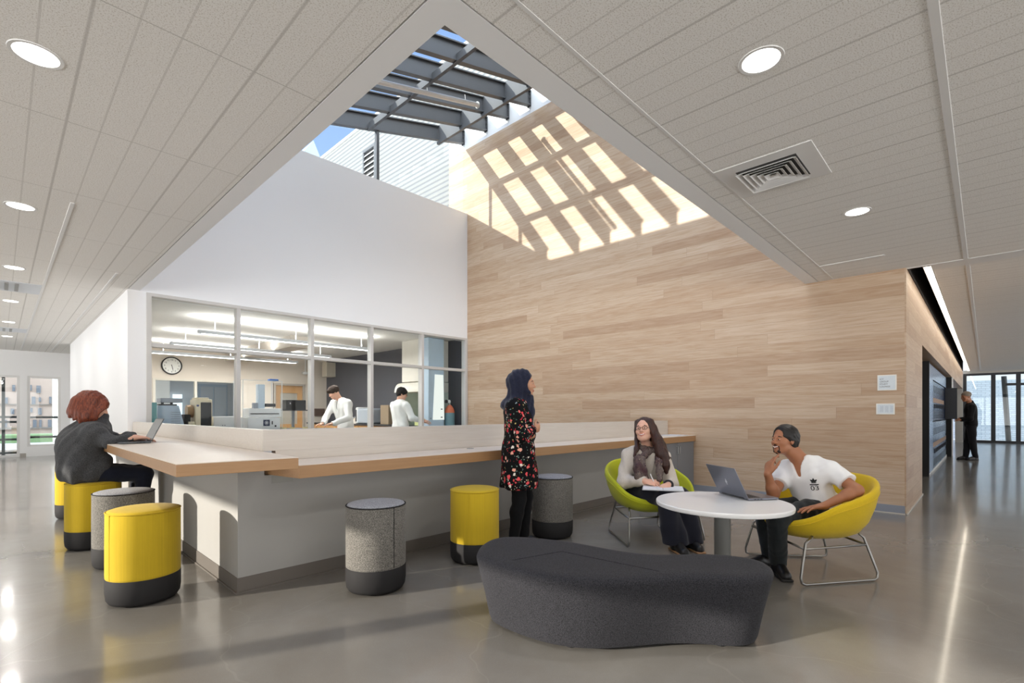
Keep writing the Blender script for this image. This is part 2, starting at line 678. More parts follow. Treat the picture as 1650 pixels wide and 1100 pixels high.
def beam_x(y, x0, x1, h=.32, w=.055, drop=0.0):
    """I shaped roof beam: web, bottom flange and top flange"""
    m = MB()
    for (wy, a, c) in ((w, 0, .022), (.016, .022, h - .022), (w, h - .022, h)):
        m.hexa([(x0, y - wy / 2, zb(x0) + a - drop), (x1, y - wy / 2, zb(x1) + a - drop), (x1, y + wy / 2, zb(x1) + a - drop), (x0, y + wy / 2, zb(x0) + a - drop),
                (x0, y - wy / 2, zb(x0) + c - drop), (x1, y - wy / 2, zb(x1) + c - drop), (x1, y + wy / 2, zb(x1) + c - drop), (x0, y + wy / 2, zb(x0) + c - drop)])
    # end plate with bolts at the oak wall
    m.box(x1 - .012, x1, y - .05, y + .05, zb(x1) - .03, zb(x1) + h)
    for dz in (.05, .15, .24):
        m.cyl((x1 - .03, y - .03, zb(x1) + dz), (x1 - .01, y - .03, zb(x1) + dz), .012, seg=8)
    return m


for y in ys:
    struct(beam_x(y, 1.30, XO - .01, w=.105).build('roof_beam', M['steel_paint']))
for x, lo_, hi_ in ((3.25, -.025, .13), (5.2, -.025, .13), (XN, -DN, .33)):
    m = MB()
    m.box(x - .03, x + .03, 1.8, 9.06, zb(x) + lo_, zb(x) + lo_ + .05)
    m.box(x - .006, x + .006, 1.8, 9.02, zb(x) + lo_ + .05, zb(x) + hi_)
    struct(m.build('cross_beam', M['steel_paint']))
m = MB()
for i in range(len(ys) - 1):
    y1, y0 = ys[i] - .04, ys[i + 1] + .04
    m.hexa([(1.30, y0, zb(1.3) + .32), (7.95, y0, zb(7.95) + .32), (7.95, y1, zb(7.95) + .32), (1.3, y1, zb(1.3) + .32),
            (1.30, y0, zb(1.3) + .335), (7.95, y0, zb(7.95) + .335), (7.95, y1, zb(7.95) + .335), (1.3, y1, zb(1.3) + .335)])
struct(m.build('window_2', M['roof_glass']))
# clerestory over the white wall
m = MB()
for x in (5.405, 3.12):
    m.box(x - .03, x + .03, YG - .03, YG + .05, 6.0, zb(x) + .02)
m.box(1.3, XO, YG - .025, YG + .03, 5.995, 6.02)
w3 = struct(m.build('window_3', M['steel_paint']))
MB().hexa([(1.5, YG, 6.02), (XO, YG, 6.02), (XO, YG + .012, 6.02), (1.5, YG + .012, 6.02),
           (1.5, YG, zb(1.5) + .02), (XO, YG, zb(XO)), (XO, YG + .012, zb(XO)), (1.5, YG + .012, zb(1.5) + .02)]).build('glass', M['roof_glass'], w3)

# ---- left wall beyond the counter, and the far end with its windows
struct(MB().box(1.281, 1.46, 9.12, 17.2, 0, ZC).build('wall_left', M['white']))
YF = 19.9
ux = lambda u, y=YF: float(aty(u, 600, y)[0])
b = MB()
b.box(-7, 4, YF, YF + .2, 2.33, ZC + .05)
b.box(ux(32), ux(44), YF, YF + .2, 0, 2.33)
b.box(ux(98), 4, YF, YF + .2, 0, 2.33)
b.box(ux(44), ux(98), YF, YF + .2, 0, .28)
struct(b.build('wall_far', M['white']))
struct(MB().box(ux(32), ux(42), YF - .012, YF, 0, .1).build('baseboard_far', plain('grey base', srgb(176, 170, 164), .5)))


def bay(n, x0, x1, z0, z1, y, mat, mx=(), mz=(), t=.06, gl=True):
    m = MB()
    m.box(x0, x0 + t, y, y + .1, z0, z1).box(x1 - t, x1, y, y + .1, z0, z1)
    m.box(x0 + t, x1 - t, y, y + .1, z0, z0 + t).box(x0 + t, x1 - t, y, y + .1, z1 - t, z1)
    w = struct(m.build('window_%d' % n, mat))
    d = MB()
    k = 0
    for q in mx:
        d.box(q - .035, q + .035, y + .12, y + .2, z0, z1); k = 1
    for q in mz:
        d.box(x0 + t, x1 - t, y + .13, y + .19, q - .03, q + .03); k = 1
    if k:
        d.build('mullion', M['dark_frame'], w)
    MB().box(x0 + t, x1 - t, y + .06, y + .068, z0 + t, z1 - t).build('glass', M['glass'], w)
    return w


bay(4, ux(44), ux(98), .28, 2.33, YF + .02, M['white2'], mx=(ux(96.5),), mz=(.55, 1.13))
bay(5, -2.4, ux(32), 0, 2.33, YF + .02, M['white2'], mx=(ux(5.5), -.8), mz=(.12, .5, 1.0, 1.14))
bay(6, -6.6, -2.4, 0, 2.33, YF + .02, M['white2'], mx=(-5.2, -3.8), mz=(1.14,))

# ---- end of the hall: glazed wall
XE = 29.0
uy = lambda u: float(atx(u, 600, XE)[1])
m = MB()
zt = 2.86
m.box(XE, XE + .1, -6, .70, zt, zt + .09).box(XE, XE + .1, -6, .70, 0, .10)
for u in (1554, 1600.5, 1641, 1700, 1780):
    m.box(XE, XE + .1, uy(u) - .07, uy(u) + .07, .1, zt)
m.box(XE + .02, XE + .08, -6, uy(1620), 2.40, 2.50)
w7 = struct(m.build('window_7', M['dark_frame']))
MB().box(XE + .05, XE + .058, -6, .64, .1, zt).build('glass', M['glass'], w7)
struct(MB().box(XE, XE + .2, -9, .7, zt + .09, ZC + .05).box(XE, XE + .2, -9, -6, 0, zt + .09).box(28.6, XE + .2, .704, .95, 0, ZC).build('wall_end', M['grey_wall']))
# room corners behind the viewpoint: glazed sides let daylight in
m = MB()
m.box(-7.2, -7, -9, 20, 2.75, ZC + .05).box(-7.2, -7, -9, 20, 0, .1)
for y in (-9, -6, -3, 0, 3, 6, 9, 12, 15, 18):
    m.box(-7.2, -7, y, y + .12, .1, 2.75)
struct(m.build('window_8', M['dark_frame']))
m = MB()
m.box(-7, 30, -9.2, -9, 2.75, ZC + .05).box(-7, 30, -9.2, -9, 0, .1)
for x in range(-7, 30, 3):
    m.box(x, x + .12, -9.2, -9, .1, 2.75)
struct(m.build('window_9', M['dark_frame']))

# ---- cove slot with its light line along the hall
struct(MB().box(7.80, 28.5, .44, .47, ZC + .002, ZC + .42).box(7.80, 28.5, .69, .704, ZC + .002, ZC + .42).box(7.80, 28.5, .44, .704, ZC + .42, ZC + .45)
       .box(7.78, 7.80, .44, .704, ZC + .002, ZC + .45).build('ceiling_slot', M['slot_dark']))
t = thing('linear_light', 'long warm light strip in the dark ceiling slot along the locker hall', 'light', (18, .51, ZC))
MB().box(7.85, 28.3, .475, .555, ZC + .0, ZC + .06).build('housing', M['white2'], t)
MB().box(7.87, 28.28, .482, .548, ZC - .004, ZC + .0).build('lens', M['lamp_strip'], t)

# ---- laboratory shell
YB = 16.2
b = MB()
wx = lambda u: float(aty(u, 600, YB)[0])
WH = 2.20
b.box(1.46, XO, YB, YB + .15, WH, ZC + .05)
b.box(1.46, wx(246), YB, YB + .15, 0, WH)
b.box(wx(246), wx(384), YB, YB + .15, 0, .95)
b.box(wx(384), wx(440), YB, YB + .15, 0, WH)
b.box(wx(492), XO, YB, YB + .15, 0, WH)
struct(b.build('wall_lab', M['lab_wall']))
struct(MB().box(XO, 8.0, 9.6, 20.5, 0, 6.0).box(XO - .004, XO, 9.13, 16.2, 0, ZC).build('wall_dark', M['dark_wall']))
struct(MB().box(1.28, XO, 9.12, 20.4, ZC, ZC + .08).build('ceiling_lab', M['lab_ceiling']))
# grey beam dropped under the laboratory ceiling
m = MB()
m.box(wx(384) - .35, wx(384) + .05, 11.5, 16.2, 2.78, ZC)
struct(m.build('beam', plain('lab beam paint', srgb(196, 188, 178), .6)))
m = MB()
x0, x1 = wx(246), wx(384)
xm = wx(316)
m.box(x0, x1, YB - .02, YB + .1, WH - .05, WH).box(x0, x1, YB - .02, YB + .1, .93, .98)
for x in (x0, xm - .04, x1 - .05):
    m.box(x, x + .06, YB - .02, YB + .1, .98, WH - .05)
w10 = struct(m.build('window_10', plain('pale lab frame', srgb(214, 208, 196), .5)))
MB().box(x0, x1, YB + .03, YB + .036, .98, WH - .05).build('glass', M['lab_glass'], w10)
# door with a glass panel
x0, x1 = wx(441), wx(491)
m = MB()
m.box(x0, x0 + .06, YB - .02, YB + .15, 0, WH).box(x1 - .06, x1, YB - .02, YB + .15, 0, WH).box(x0 + .06, x1 - .06, YB - .02, YB + .15, WH - .06, WH)
d1 = struct(m.build('door_1', plain('door frame paint', srgb(178, 170, 160), .5)))
m = MB()
m.box(x0 + .06, x0 + .22, YB + .05, YB + .1, 0, WH - .06).box(x1 - .22, x1 - .06, YB + .05, YB + .1, 0, WH - .06)
m.box(x0 + .22, x1 - .22, YB + .05, YB + .1, WH - .30, WH - .06).box(x0 + .22, x1 - .22, YB + .05, YB + .1, 0, .9)
m.build('leaf', plain('honey wood door', srgb(190, 148, 100), .5, var=.15), d1)
MB().box(x0 + .22, x1 - .22, YB + .07, YB + .08, .9, WH - .30).build('panel', plain('frosted grey panel', srgb(176, 172, 162), .3), d1)
# corridor seen through the laboratory's back window
struct(MB().box(1.3, 7.7, 20.3, 20.4, 0, ZC).build('wall_corridor', plain('corridor wall', srgb(190, 196, 204), .6)))
struct(MB().box(wx(246) + .1, wx(316), 20.1, 20.3, 0, 2.35).build('panel_wall', plain('brown corridor panelling', srgb(150, 108, 72), .5, var=.15)))
for i, (u0, u1) in enumerate(((252, 267), (278, 293))):
    k = 20.1 / YB
    xa, xb = float(aty(u0, 600, 20.1)[0]), float(aty(u1, 600, 20.1)[0])
    struct(MB().box(xa, xb, 20.06, 20.1, .3, 1.9).build('window_%d' % (11 + i), emit('daylit corridor window', (.85, .93, 1), 1.6)))
# blue grey double door in the corridor
xa, xb = float(aty(322, 600, 20.1)[0]), float(aty(368, 600, 20.1)[0])
d2 = struct(MB().box(xa, xb, 20.2, 20.3, 0, 2.3).build('door_2', plain('blue grey door paint', srgb(150, 166, 184), .4)))
MB().box(xa + .05, (xa + xb) / 2 - .02, 20.18, 20.2, .1, 2.2).box((xa + xb) / 2 + .02, xb - .05, 20.18, 20.2, .1, 2.2).build('leaf', plain('grey leaf', srgb(168, 176, 186), .3), d2)

# ---- outside: siding of the higher block, tan block beyond the far windows, brick court beyond the hall
t = thing('neighbouring_block', 'tall white corrugated siding block rising beyond the skylight', 'building', (12, 14, 0))
m = MB()
m.box(8.02, 16, -2, 34, 8.2, 10.35).box(8.02, 16, 9.7, 34, 6.05, 8.2)
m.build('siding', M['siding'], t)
MB().box(7.98, 16.05, -2.05, 34.05, 10.35, 10.43).build('coping', M['white2'], t)
lv = thing('louvre', 'dark grey louvre set into the white corrugated siding', 'vent', (8.0, 12.6, 6.5))
ya, yb_ = float(atx(587.5, 270, 8.0)[1]), float(atx(607, 270, 8.0)[1])
za, zb_ = 6.4, float(atx(604, 233, 8.0)[2])
m = MB()
m.box(7.93, 8.00, yb_, yb_ + .06, za, zb_).box(7.93, 8.00, ya - .06, ya, za, zb_).box(7.93, 8.00, yb_ + .06, ya - .06, zb_ - .08, zb_)
m.build('frame', M['steel_paint'], lv)
m = MB()
z = za
while z < zb_ - .15:
    m.hexa([(7.94, yb_ + .06, z), (7.985, yb_ + .06, z + .07), (7.985, ya - .06, z + .07), (7.94, ya - .06, z),
            (7.94, yb_ + .06, z + .012), (7.985, yb_ + .06, z + .082), (7.985, ya - .06, z + .082), (7.94, ya - .06, z + .012)])
    z += .16
m.build('blades', M['white2'], lv)
MB().box(7.99, 8.0, yb_ + .06, ya - .06, za, zb_ - .08).build('backing', M['black'], lv)
# slate roof of a farther building
t = thing('far_roof', 'grey slate gable roof peeking over the white wall', 'roof', (9, 40, 12))
pk = aty(505, 226, 42)
m = MB()
wA, wB = aty(440, 300, 42), aty(526, 256, 42)
m._add([pk, wA, (wB[0] + .4, 42, wB[2] - 2), wA + np.array([0, 9, 0]), (wB[0] + .4, 51, wB[2] - 2), pk + np.array([0, 9, 0])],
       [(0, 1, 2), (0, 5, 3, 1), (0, 2, 4, 5), (5, 4, 3), (1, 3, 4, 2)])
m.build('slates', plain('grey slate', srgb(150, 160, 170), .6, var=.2), t)

t = thing('apartment_block', 'tan panelled block with narrow windows seen through the far left windows', 'building', (0, 48, 0))
MB().box(-14, float(aty(84, 600, 46)[0]), 46, 56, -3, 16).build('facade', plain('tan panels', srgb(178, 160, 150), .7, var=.08, scale=1.5), t)
wm = plain('dim pane', srgb(110, 116, 126), .25)
for (u, v0, v1, w) in ((49, 620, 629, 2.2), (62, 621, 633, 3.5), (54, 639, 651, 3), (64, 640, 647, 2), (50.5, 657, 664, 2), (64, 657, 668, 3), (56, 676, 689, 3), (65, 676, 689, 2), (81, 639, 650, 2), (80, 676, 688, 3), (20, 658, 667, 3), (10, 640, 650, 2.6), (22, 620, 630, 2.4), (9, 676, 688, 2.4)):
    a_, b_ = aty(u - w, v0, 46), aty(u + w, v1, 46)
    MB().box(a_[0], b_[0], 45.9, 46.05, b_[2], a_[2]).build('window', wm, t)
MB().box(-14, float(aty(84, 600, 46)[0]), 45.85, 46.0, float(aty(60, 652, 46)[2]), float(aty(60, 651, 46)[2])).box(-14, float(aty(84, 600, 46)[0]), 45.85, 46.0, float(aty(60, 690, 46)[2]), float(aty(60, 688, 46)[2])).build('band', plain('grey band', srgb(120, 116, 112), .5), t)
struct(MB().box(-40, 7.5, 20.2, 46, -.6, -.2).build('ground', plain('pavement', srgb(178, 178, 176), .8)))
tag(MB().box(-8, 3.5, 34, 36, -.2, .18).build('hedge', plain('clipped hedge', srgb(120, 150, 110), .9, var=.4, scale=30, bump=.6, bscale=30)), 'low green hedge in front of the tan block', 'hedge')
struct(MB().box(float(aty(85, 600, 26)[0]), 6.5, 25.6, 26, -.3, 6).build('pier', plain('white outside pier', srgb(238, 236, 232), .7)))
struct(MB().box(33.5, 33.9, -14, 9, -.5, 2.85).build('wall_court', M['white_brick']))
struct(MB().box(29.3, 33.5, -14, 9, -.3, -.05).build('ground_court', plain('court paving', srgb(190, 190, 188), .8)))
a_, b_ = atx(1617.5, 606, 30.5), atx(1625.5, 712, 30.5)
tag(MB().cyl(a_, b_ - np.array([0, 0, .1]), .09, seg=10).build('leaning_post', M['dark_frame']), 'dark post leaning outside the glazed end of the hall', 'post')
# ---- roof over the locker recess
struct(MB().box(8.0, 29.2, .704, 3.2, ZC + .46, ZC + .52).box(8.0, 29.2, 3.0, 3.2, 0, ZC + .52).box(7.8, 29.2, .40, .704, ZC + .46, ZC + .52).build('wall_recess', M['slot_dark']))

# ================================================================= counter
KX, KY = 1.145, 3.735
t = thing('counter', 'light grey half wall counter base wrapping the corner under the oak tops', 'counter', (3.5, 3.8, 0))
m = MB()
m.box(KX, XO - .008, KY, KY + .16, .0, .803)
m.box(KX, 1.32, KY + .16, 8.90, 0, .895).box(KX, 1.32, KY, KY + .16, .803, .895)
m.build('base_panel', M['knee_wall'], t)
m = MB()
e = .006
m.prism([(KX - e, KY - e), (6.60, KY - e), (6.60, KY), (KX, KY), (KX, 8.9), (KX - e, 8.9)], 0.012, .107)
m.prism([(KX - .016, KY - .016), (6.60, KY - .016), (6.60, KY), (KX, KY), (KX, 8.9), (KX - .016, 8.9)], 0, .012)
m.build('kick_strip', M['vinyl'], t)
m = MB()
m.prism([(1.339, 3.824), (XO - .001, 3.824), (XO - .001, 3.90), (1.415, 3.90), (1.415, 8.905), (1.339, 8.905)], .97, 1.127)
m.box(1.43, XO - .001, 3.824, 3.90, .897, .97)
m.build('upstand', M['upstand'], t, bevel=.002)
# small grey access plate under the top
MB().box(1.37, 1.52, KY - .004, KY, .74, .80).build('access_plate', plain('grey plate', srgb(160, 160, 154), .5), t)


def slab(name, poly, z0, z1, label, cat):
    r = thing(name, label, cat, (poly[0][0], poly[0][1], z0))
    cx_ = sum(p[0] for p in poly) / len(poly)
    m = MB()
    m.prism(poly, z1 - .006, z1)
    m.build('top_surface', M['top_oak'], r, bevel=.0015)
    MB().prism(poly, z0, z1 - .006).build('edge', M['top_edge'], r, bevel=.002)
    return r


wt = slab('worktop', [(1.415, 3.367), (XO - .002, 3.35), (XO - .002, 3.823), (1.335, 3.823)], .805, .897,
          'long oak worktop running along the counter to the oak wall', 'worktop')
MB().lathe([(.001, .0005), (.036, .0005), (.036, .004), (.030, .005), (.001, .005)], (3.25, 3.70, .897), 24).build('grommet', plain('grey plastic', srgb(150, 148, 144), .4), wt)
slab('bar_top', [(.676, 3.219), (1.322, 3.157), (1.3385, 3.824), (1.3385, 8.905), (.676, 8.905)], .897, .97,
     'raised oak bar top at the counter corner, on which the laptop stands', 'worktop')

# cabinet at the oak wall end
xs_ = float(aty(1091.5, 740, 3.38)[0])
cab = thing('cabinet', 'grey two door base cabinet under the worktop at the oak wall', 'cabinet', (7.1, 3.6, 0))
gm = plain('slate grey laminate', srgb(128, 132, 138), .45, var=.02)
MB().box(6.62, XO - .004, 3.40, 3.734, .09, .803).box(6.64, XO - .006, 3.46, 3.73, 0, .09).build('body', gm, cab)
for (xa, xb, hx) in ((6.63, xs_ - .003, xs_ - .035), (xs_ + .003, XO - .012, xs_ + .035)):
    d = MB().box(xa, xb, 3.378, 3.398, .10, .80).build('door', gm, cab, bevel=.002)
    m = MB()
    m.tube([(hx, 3.378, .745), (hx, 3.350, .745), (hx, 3.350, .635), (hx, 3.378, .635)], .006, 8)
    m.build('handle', plain('satin steel', srgb(200, 200, 202), .28, 1.0), d)
mg = thing('magazine', 'thin open magazine lying on the worktop end by the oak wall', 'magazine', (7.48, 3.55, .897))
m = MB()
q = np.array([7.43, 3.56, .897])
m.loft([[q + (x, y, .001 + .010 * math.sin(PI * (abs(x) / .22)) * s + .001 * s) for y, s in ((-.13, 0), (.13, 0), (.13, 1), (-.13, 1))] for x in np.linspace(-.21, .21, 9)])
m.build('pages', plain('magazine paper', srgb(206, 210, 216), .35, var=.25, scale=14), mg)

# ================================================================= stools
M['yellow'] = fabric('mustard ribbed upholstery', srgb(200, 170, 40), var=.05, scale=110, stretch=(1, 1, .02), bump=.3, sheen=.1)
M['yellow2'] = fabric('lime yellow wool', srgb(218, 196, 36), var=.10, scale=300, bump=.3)
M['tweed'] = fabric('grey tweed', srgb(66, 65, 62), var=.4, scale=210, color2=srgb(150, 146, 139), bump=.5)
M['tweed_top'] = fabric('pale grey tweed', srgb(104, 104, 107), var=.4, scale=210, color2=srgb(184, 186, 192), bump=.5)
M['band'] = plain('charcoal vinyl', srgb(40, 39, 40), .75, var=.1, bump=.1, **{'Specular IOR Level': .25})
SR, SH = .208, .622


def stool(colour, loc, rot, label):
    r = thing('stool', label, 'stool', loc, rot, 'drum stools along the counter')
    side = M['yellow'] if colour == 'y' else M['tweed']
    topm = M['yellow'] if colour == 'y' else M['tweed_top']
    sq = lambda R: R
    MB().lathe([(SR - .012, .165), (SR - .001, .172), (SR, .19), (SR, .40), (SR - .001, .585), (SR - .004, .598), (.01, .60)], seg=48).build('upholstery', side, r, world=False, smooth=True)
    MB().lathe([(SR - .006, .596), (SR - .010, .606), (SR - .03, .613), (SR * .5, .619), (.004, SH)], seg=48).build('seat_pad', topm, r, world=False, smooth=True)
    MB().tube([((SR - .002) * math.cos(a), (SR - .002) * math.sin(a), .600) for a in np.linspace(0, 2 * PI, 48, endpoint=False)], .0042, 8, closed=True).build('piping', side if colour == 'y' else M['band'], r, world=False, smooth=True)
    MB().lathe([(.004, .004), (SR - .05, .004), (SR - .018, .012), (SR - .004, .035), (SR + .001, .08), (SR + .0015, .172), (SR - .004, .178), (.004, .178)], seg=48).build('base_band', M['band'], r, world=False, smooth=True)
    MB().box(-.0025, .0025, SR - .004, SR + .0016, .18, .596).build('seam', M['yellow'] if colour == 'y' else M['band'], r, world=False)
    return r


def under(u, v):
    p = atz(u, v, 0)[:2]
    d = p / np.linalg.norm(p)
    return p + d * SR


sp = [('y', 232, 979, 'yellow drum stool nearest the counter corner, first of the left row'),
      ('g', 200, 919, 'grey tweed drum stool between two yellow ones under the bar overhang'),
      ('y', 151, 887, 'yellow drum stool on which the red haired woman sits'),
      ('y', 126, 837, 'yellow drum stool half hidden behind the seated red haired woman'),
      ('g', 606, 963, 'grey tweed drum stool standing alone in front of the long worktop'),
      ('y', 765, 913, 'yellow drum stool beside the standing woman in the floral tunic'),
      ('g', 890, 871, 'grey drum stool right behind the standing woman, against the counter')]
spots = []
first = {}
for c, u, v, lab in sp:
    q = under(u, v)
    spots.append(q)
    rot = random.uniform(0, 6)
    if c not in first:
        first[c] = stool(c, (q[0], q[1], 0), rot, lab)
    else:
        dup(first[c], (q[0], q[1], 0), rot, lab)

# ================================================================= curved bench
zt = .40
far = [(766, 890), (776, 876), (792, 868), (818.5, 864.5), (851, 866), (897, 870.5), (930, 875), (969, 883), (1018, 891.5), (1051, 894.5), (1084, 894), (1133, 892.5), (1175, 895), (1214, 900), (1240, 908), (1250, 919)]
near = [(1248, 928), (1231, 933), (1198, 936), (1165, 934), (1133, 931.5), (1100, 931), (1067, 932.5), (1018, 936), (969, 938.5), (923, 937), (871, 931), (822, 919.5), (782, 907), (767, 899)]
ctrl = [atz(u, v, zt)[:2] for u, v in far + near]


def smooth_closed(pts, n=120, it=2):
    pts = [np.array(p) for p in pts]
    for _ in range(4):
        q = []
        for i in range(len(pts)):
            a, b2 = pts[i], pts[(i + 1) % len(pts)]
            q += [a * .75 + b2 * .25, a * .25 + b2 * .75]
        pts = q
    L = np.array(pts + [pts[0]])
    s = np.concatenate([[0], np.cumsum(np.linalg.norm(np.diff(L, axis=0), axis=1))])
    u = np.linspace(0, s[-1], n, endpoint=False)
    out = np.stack([np.interp(u, s, L[:, k]) for k in (0, 1)], 1)
    for _ in range(it):
        out = (np.roll(out, 1, 0) + 2 * out + np.roll(out, -1, 0)) / 4
    return out


OL = smooth_closed(ctrl, 140, 8)
area = .5 * np.sum(OL[:, 0] * np.roll(OL[:, 1], -1) - OL[:, 1] * np.roll(OL[:, 0], -1))
tg = np.roll(OL, -1, 0) - np.roll(OL, 1, 0)
nrm = np.stack([tg[:, 1], -tg[:, 0]], 1)
nrm /= np.linalg.norm(nrm, axis=1)[:, None]
if area < 0:
    nrm = -nrm
for _ in range(3):
    nrm = (np.roll(nrm, 1, 0) + nrm + np.roll(nrm, -1, 0)) / 3
cen = OL.mean(0)
bn = thing('bench', 'dark charcoal bean shaped upholstered bench in the middle of the floor', 'bench', (cen[0], cen[1], 0))
M['charcoal'] = fabric('charcoal wool felt', srgb(28, 28, 31), var=.4, scale=240, color2=srgb(66, 66, 72), bump=.35, sheen=.05)
rings = []
for off, z in ((-.105, .022), (-.086, .026), (-.076, .05), (-.05, .18), (-.02, .30), (-.003, .365), (0, .383), (-.006, .398), (-.022, .409), (-.05, .414), (-.085, .4155)):
    rings.append([(*(p + n_ * off), z) for p, n_ in zip(OL, nrm)])
MB().loft(rings).build('upholstery', M['charcoal'], bn, smooth='auto')
for i in range(0, 140, 14):
    p = OL[i] - nrm[i] * .16
    MB().lathe([(.002, 0), (.03, 0), (.03, .024), (.002, .024)], (p[0], p[1], 0), 12).build('glide', M['black'], bn)
m = MB()
for a_, b_ in (((826, 902), (905, 888)), ((905, 888), (1062, 920))):
    pa, pb = atz(*a_, .4165), atz(*b_, .4165)
    m.tube([pa, (pa + pb) / 2, pb], .0022, 6)
m.build('seam', M['charcoal'], bn)

# ================================================================= round table
TC = P(1164, 665.5, 3.52)[:2]
TZ, TR = .62, .455
tb = thing('round_table', 'low round white table on a grey column between the two yellow chairs', 'table', (TC[0], TC[1], 0))
MB().lathe([(.004, TZ - .034), (TR - .012, TZ - .034), (TR - .003, TZ - .030), (TR, TZ - .018), (TR - .001, TZ - .006), (TR - .006, TZ), (.004, TZ)], (TC[0], TC[1], 0), 72).build('table_top', plain('white laminate', srgb(240, 240, 240), .3, var=.01), tb, smooth='auto')
pm = plain('grey metal column', srgb(116, 116, 113), .5, .2)
MB().lathe([(.055, .012), (.055, TZ - .036), (.004, TZ - .036)], (TC[0], TC[1], 0), 32).build('column', pm, tb, smooth='auto')
MB().lathe([(.004, .0), (.25, .0), (.25, .006), (.23, .012), (.06, .02), (.004, .02)], (TC[0], TC[1], 0), 48).build('base_plate', pm, tb, smooth='auto')

# ================================================================= lounge chairs
M['chrome'] = plain('brushed steel tube', srgb(158, 156, 152), .30, 1.0, var=.02)


ANG = np.arange(0, 181, 2.0)
ZRM = np.interp(ANG, [0, 22, 48, 88, 118, 145, 180], [.745, .738, .690, .600, .470, .415, .40])
for _ in range(60):
    ZRM = np.concatenate([[ZRM[1]], ZRM, [ZRM[-2]]])
    ZRM = (ZRM[:-2] + 2 * ZRM[1:-1] + ZRM[2:]) / 4


def lounge_chair(loc, rot, label, yel):
    r = thing('lounge_chair', label, 'chair', loc, rot, 'yellow tub chairs at the round table')
    A_, B_ = .435, .375
    N = 64

    def rim(k):
        ph = 2 * PI * k / N
        c_, s_ = math.cos(ph), math.sin(ph)
        ex = 2 / 2.5
        x = A_ * math.copysign(abs(s_) ** ex, s_)
        y = -B_ * math.copysign(abs(c_) ** ex, c_)
        w = (1 + c_) / 2
        z = float(np.interp(abs(math.degrees(math.atan2(s_, c_))), ANG, ZRM))
        x *= 1.0 - .06 * (1 - w)
        return x, y - .0 + (-.04 * w * w), z

    R = [rim(k) for k in range(N)]

    def ring(f, zmix, off, zb_):
        out = []
        for (x, y, z) in R:
            out.append((x * f, y * f + .02 * (1 - f), z + (zb_ - z) * zmix + off))
        return out
    outer = [ring(.01, 1.0, 0, .285), ring(.16, 1.0, 0, .285), ring(.38, .99, 0, .288), ring(.58, .95, 0, .29), ring(.74, .84, 0, .29), ring(.86, .64, 0, .29), ring(.945, .36, 0, .29), ring(.992, .10, 0, .29), ring(1.0, .015, 0, .29)]
    top = [ring(.993, 0, .010, .3), ring(.972, 0, .022, .3), ring(.945, 0, .022, .3), ring(.918, 0, .010, .3)]
    inner = [ring(.90, .10, 0, .36), ring(.87, .35, 0, .36), ring(.815, .66, 0, .36), ring(.72, .88, 0, .36), ring(.5, .98, 0, .36), ring(.2, 1.0, 0, .36), ring(.01, 1.0, 0, .36)]
    sh = MB().loft(outer + top[:2], cap=False).build('shell', yel, r, world=False, smooth=True)
    MB().loft([ring(.972, 0, .0215, .3)] + top[2:] + inner, cap=False).build('seat_lining', yel, r, world=False, smooth=True)
    MB().tube([(x * .994, y * .994 + .0001, z - .004) for (x, y, z) in ring(1.0, .09, 0, .29)], .0035, 6, closed=True).build('welt', yel, r, world=False, smooth=True)
    for s in (-1, 1):
        p = [(s * .335, .20, .345), (s * .365, .27, .30), (s * .398, .325, .06), (s * .400, .318, .024), (s * .394, .29, .012), (s * .300, -.29, .012), (s * .288, -.322, .024), (s * .286, -.328, .06), (s * .255, -.245, .315), (s * .235, -.20, .36)]
        MB().tube(p, .0092, 10).build('sled_leg', M['chrome'], r, world=False, smooth=True)
    MB().tube([(-.372, .28, .262), (.372, .28, .262)], .009, 8).tube([(-.262, -.262, .262), (.262, -.262, .262)], .009, 8).tube([(-.372, .28, .262), (-.262, -.262, .262)], .008, 8).tube([(.372, .28, .262), (.262, -.262, .262)], .008, 8).build('cross_bars', M['chrome'], r, world=False, smooth=True)
    return r


def face(f):
    return math.atan2(f[1], f[0]) - PI / 2


CW, FWW = np.array([4.557, 2.449]), np.array([-.526, -.85])
CM, FWM = np.array([4.515, 1.015]), np.array([-.71, .70])
M['lime'] = fabric('chartreuse wool', srgb(186, 190, 40), var=.10, scale=300, bump=.3)
M['sun'] = fabric('sunny yellow wool', srgb(216, 184, 36), var=.10, scale=300, bump=.3)
lounge_chair((*CW, 0), face(FWW), 'lime yellow tub chair with steel sled legs in which the woman with glasses sits', M['lime'])
lounge_chair((*CM, 0), face(FWM), 'golden yellow tub chair with steel sled legs holding the man in a white shirt', M['sun'])

# ================================================================= laptops
M['lap'] = plain('dark silver laptop shell', srgb(122, 124, 134), .35, .55, var=.03)
M['lap2'] = plain('graphite laptop shell', srgb(92, 96, 100), .4, .4, var=.03)
M['keys'] = plain('black keys', srgb(40, 40, 44), .5)
M['screen'] = plain('dark screen', srgb(20, 22, 26), .08)


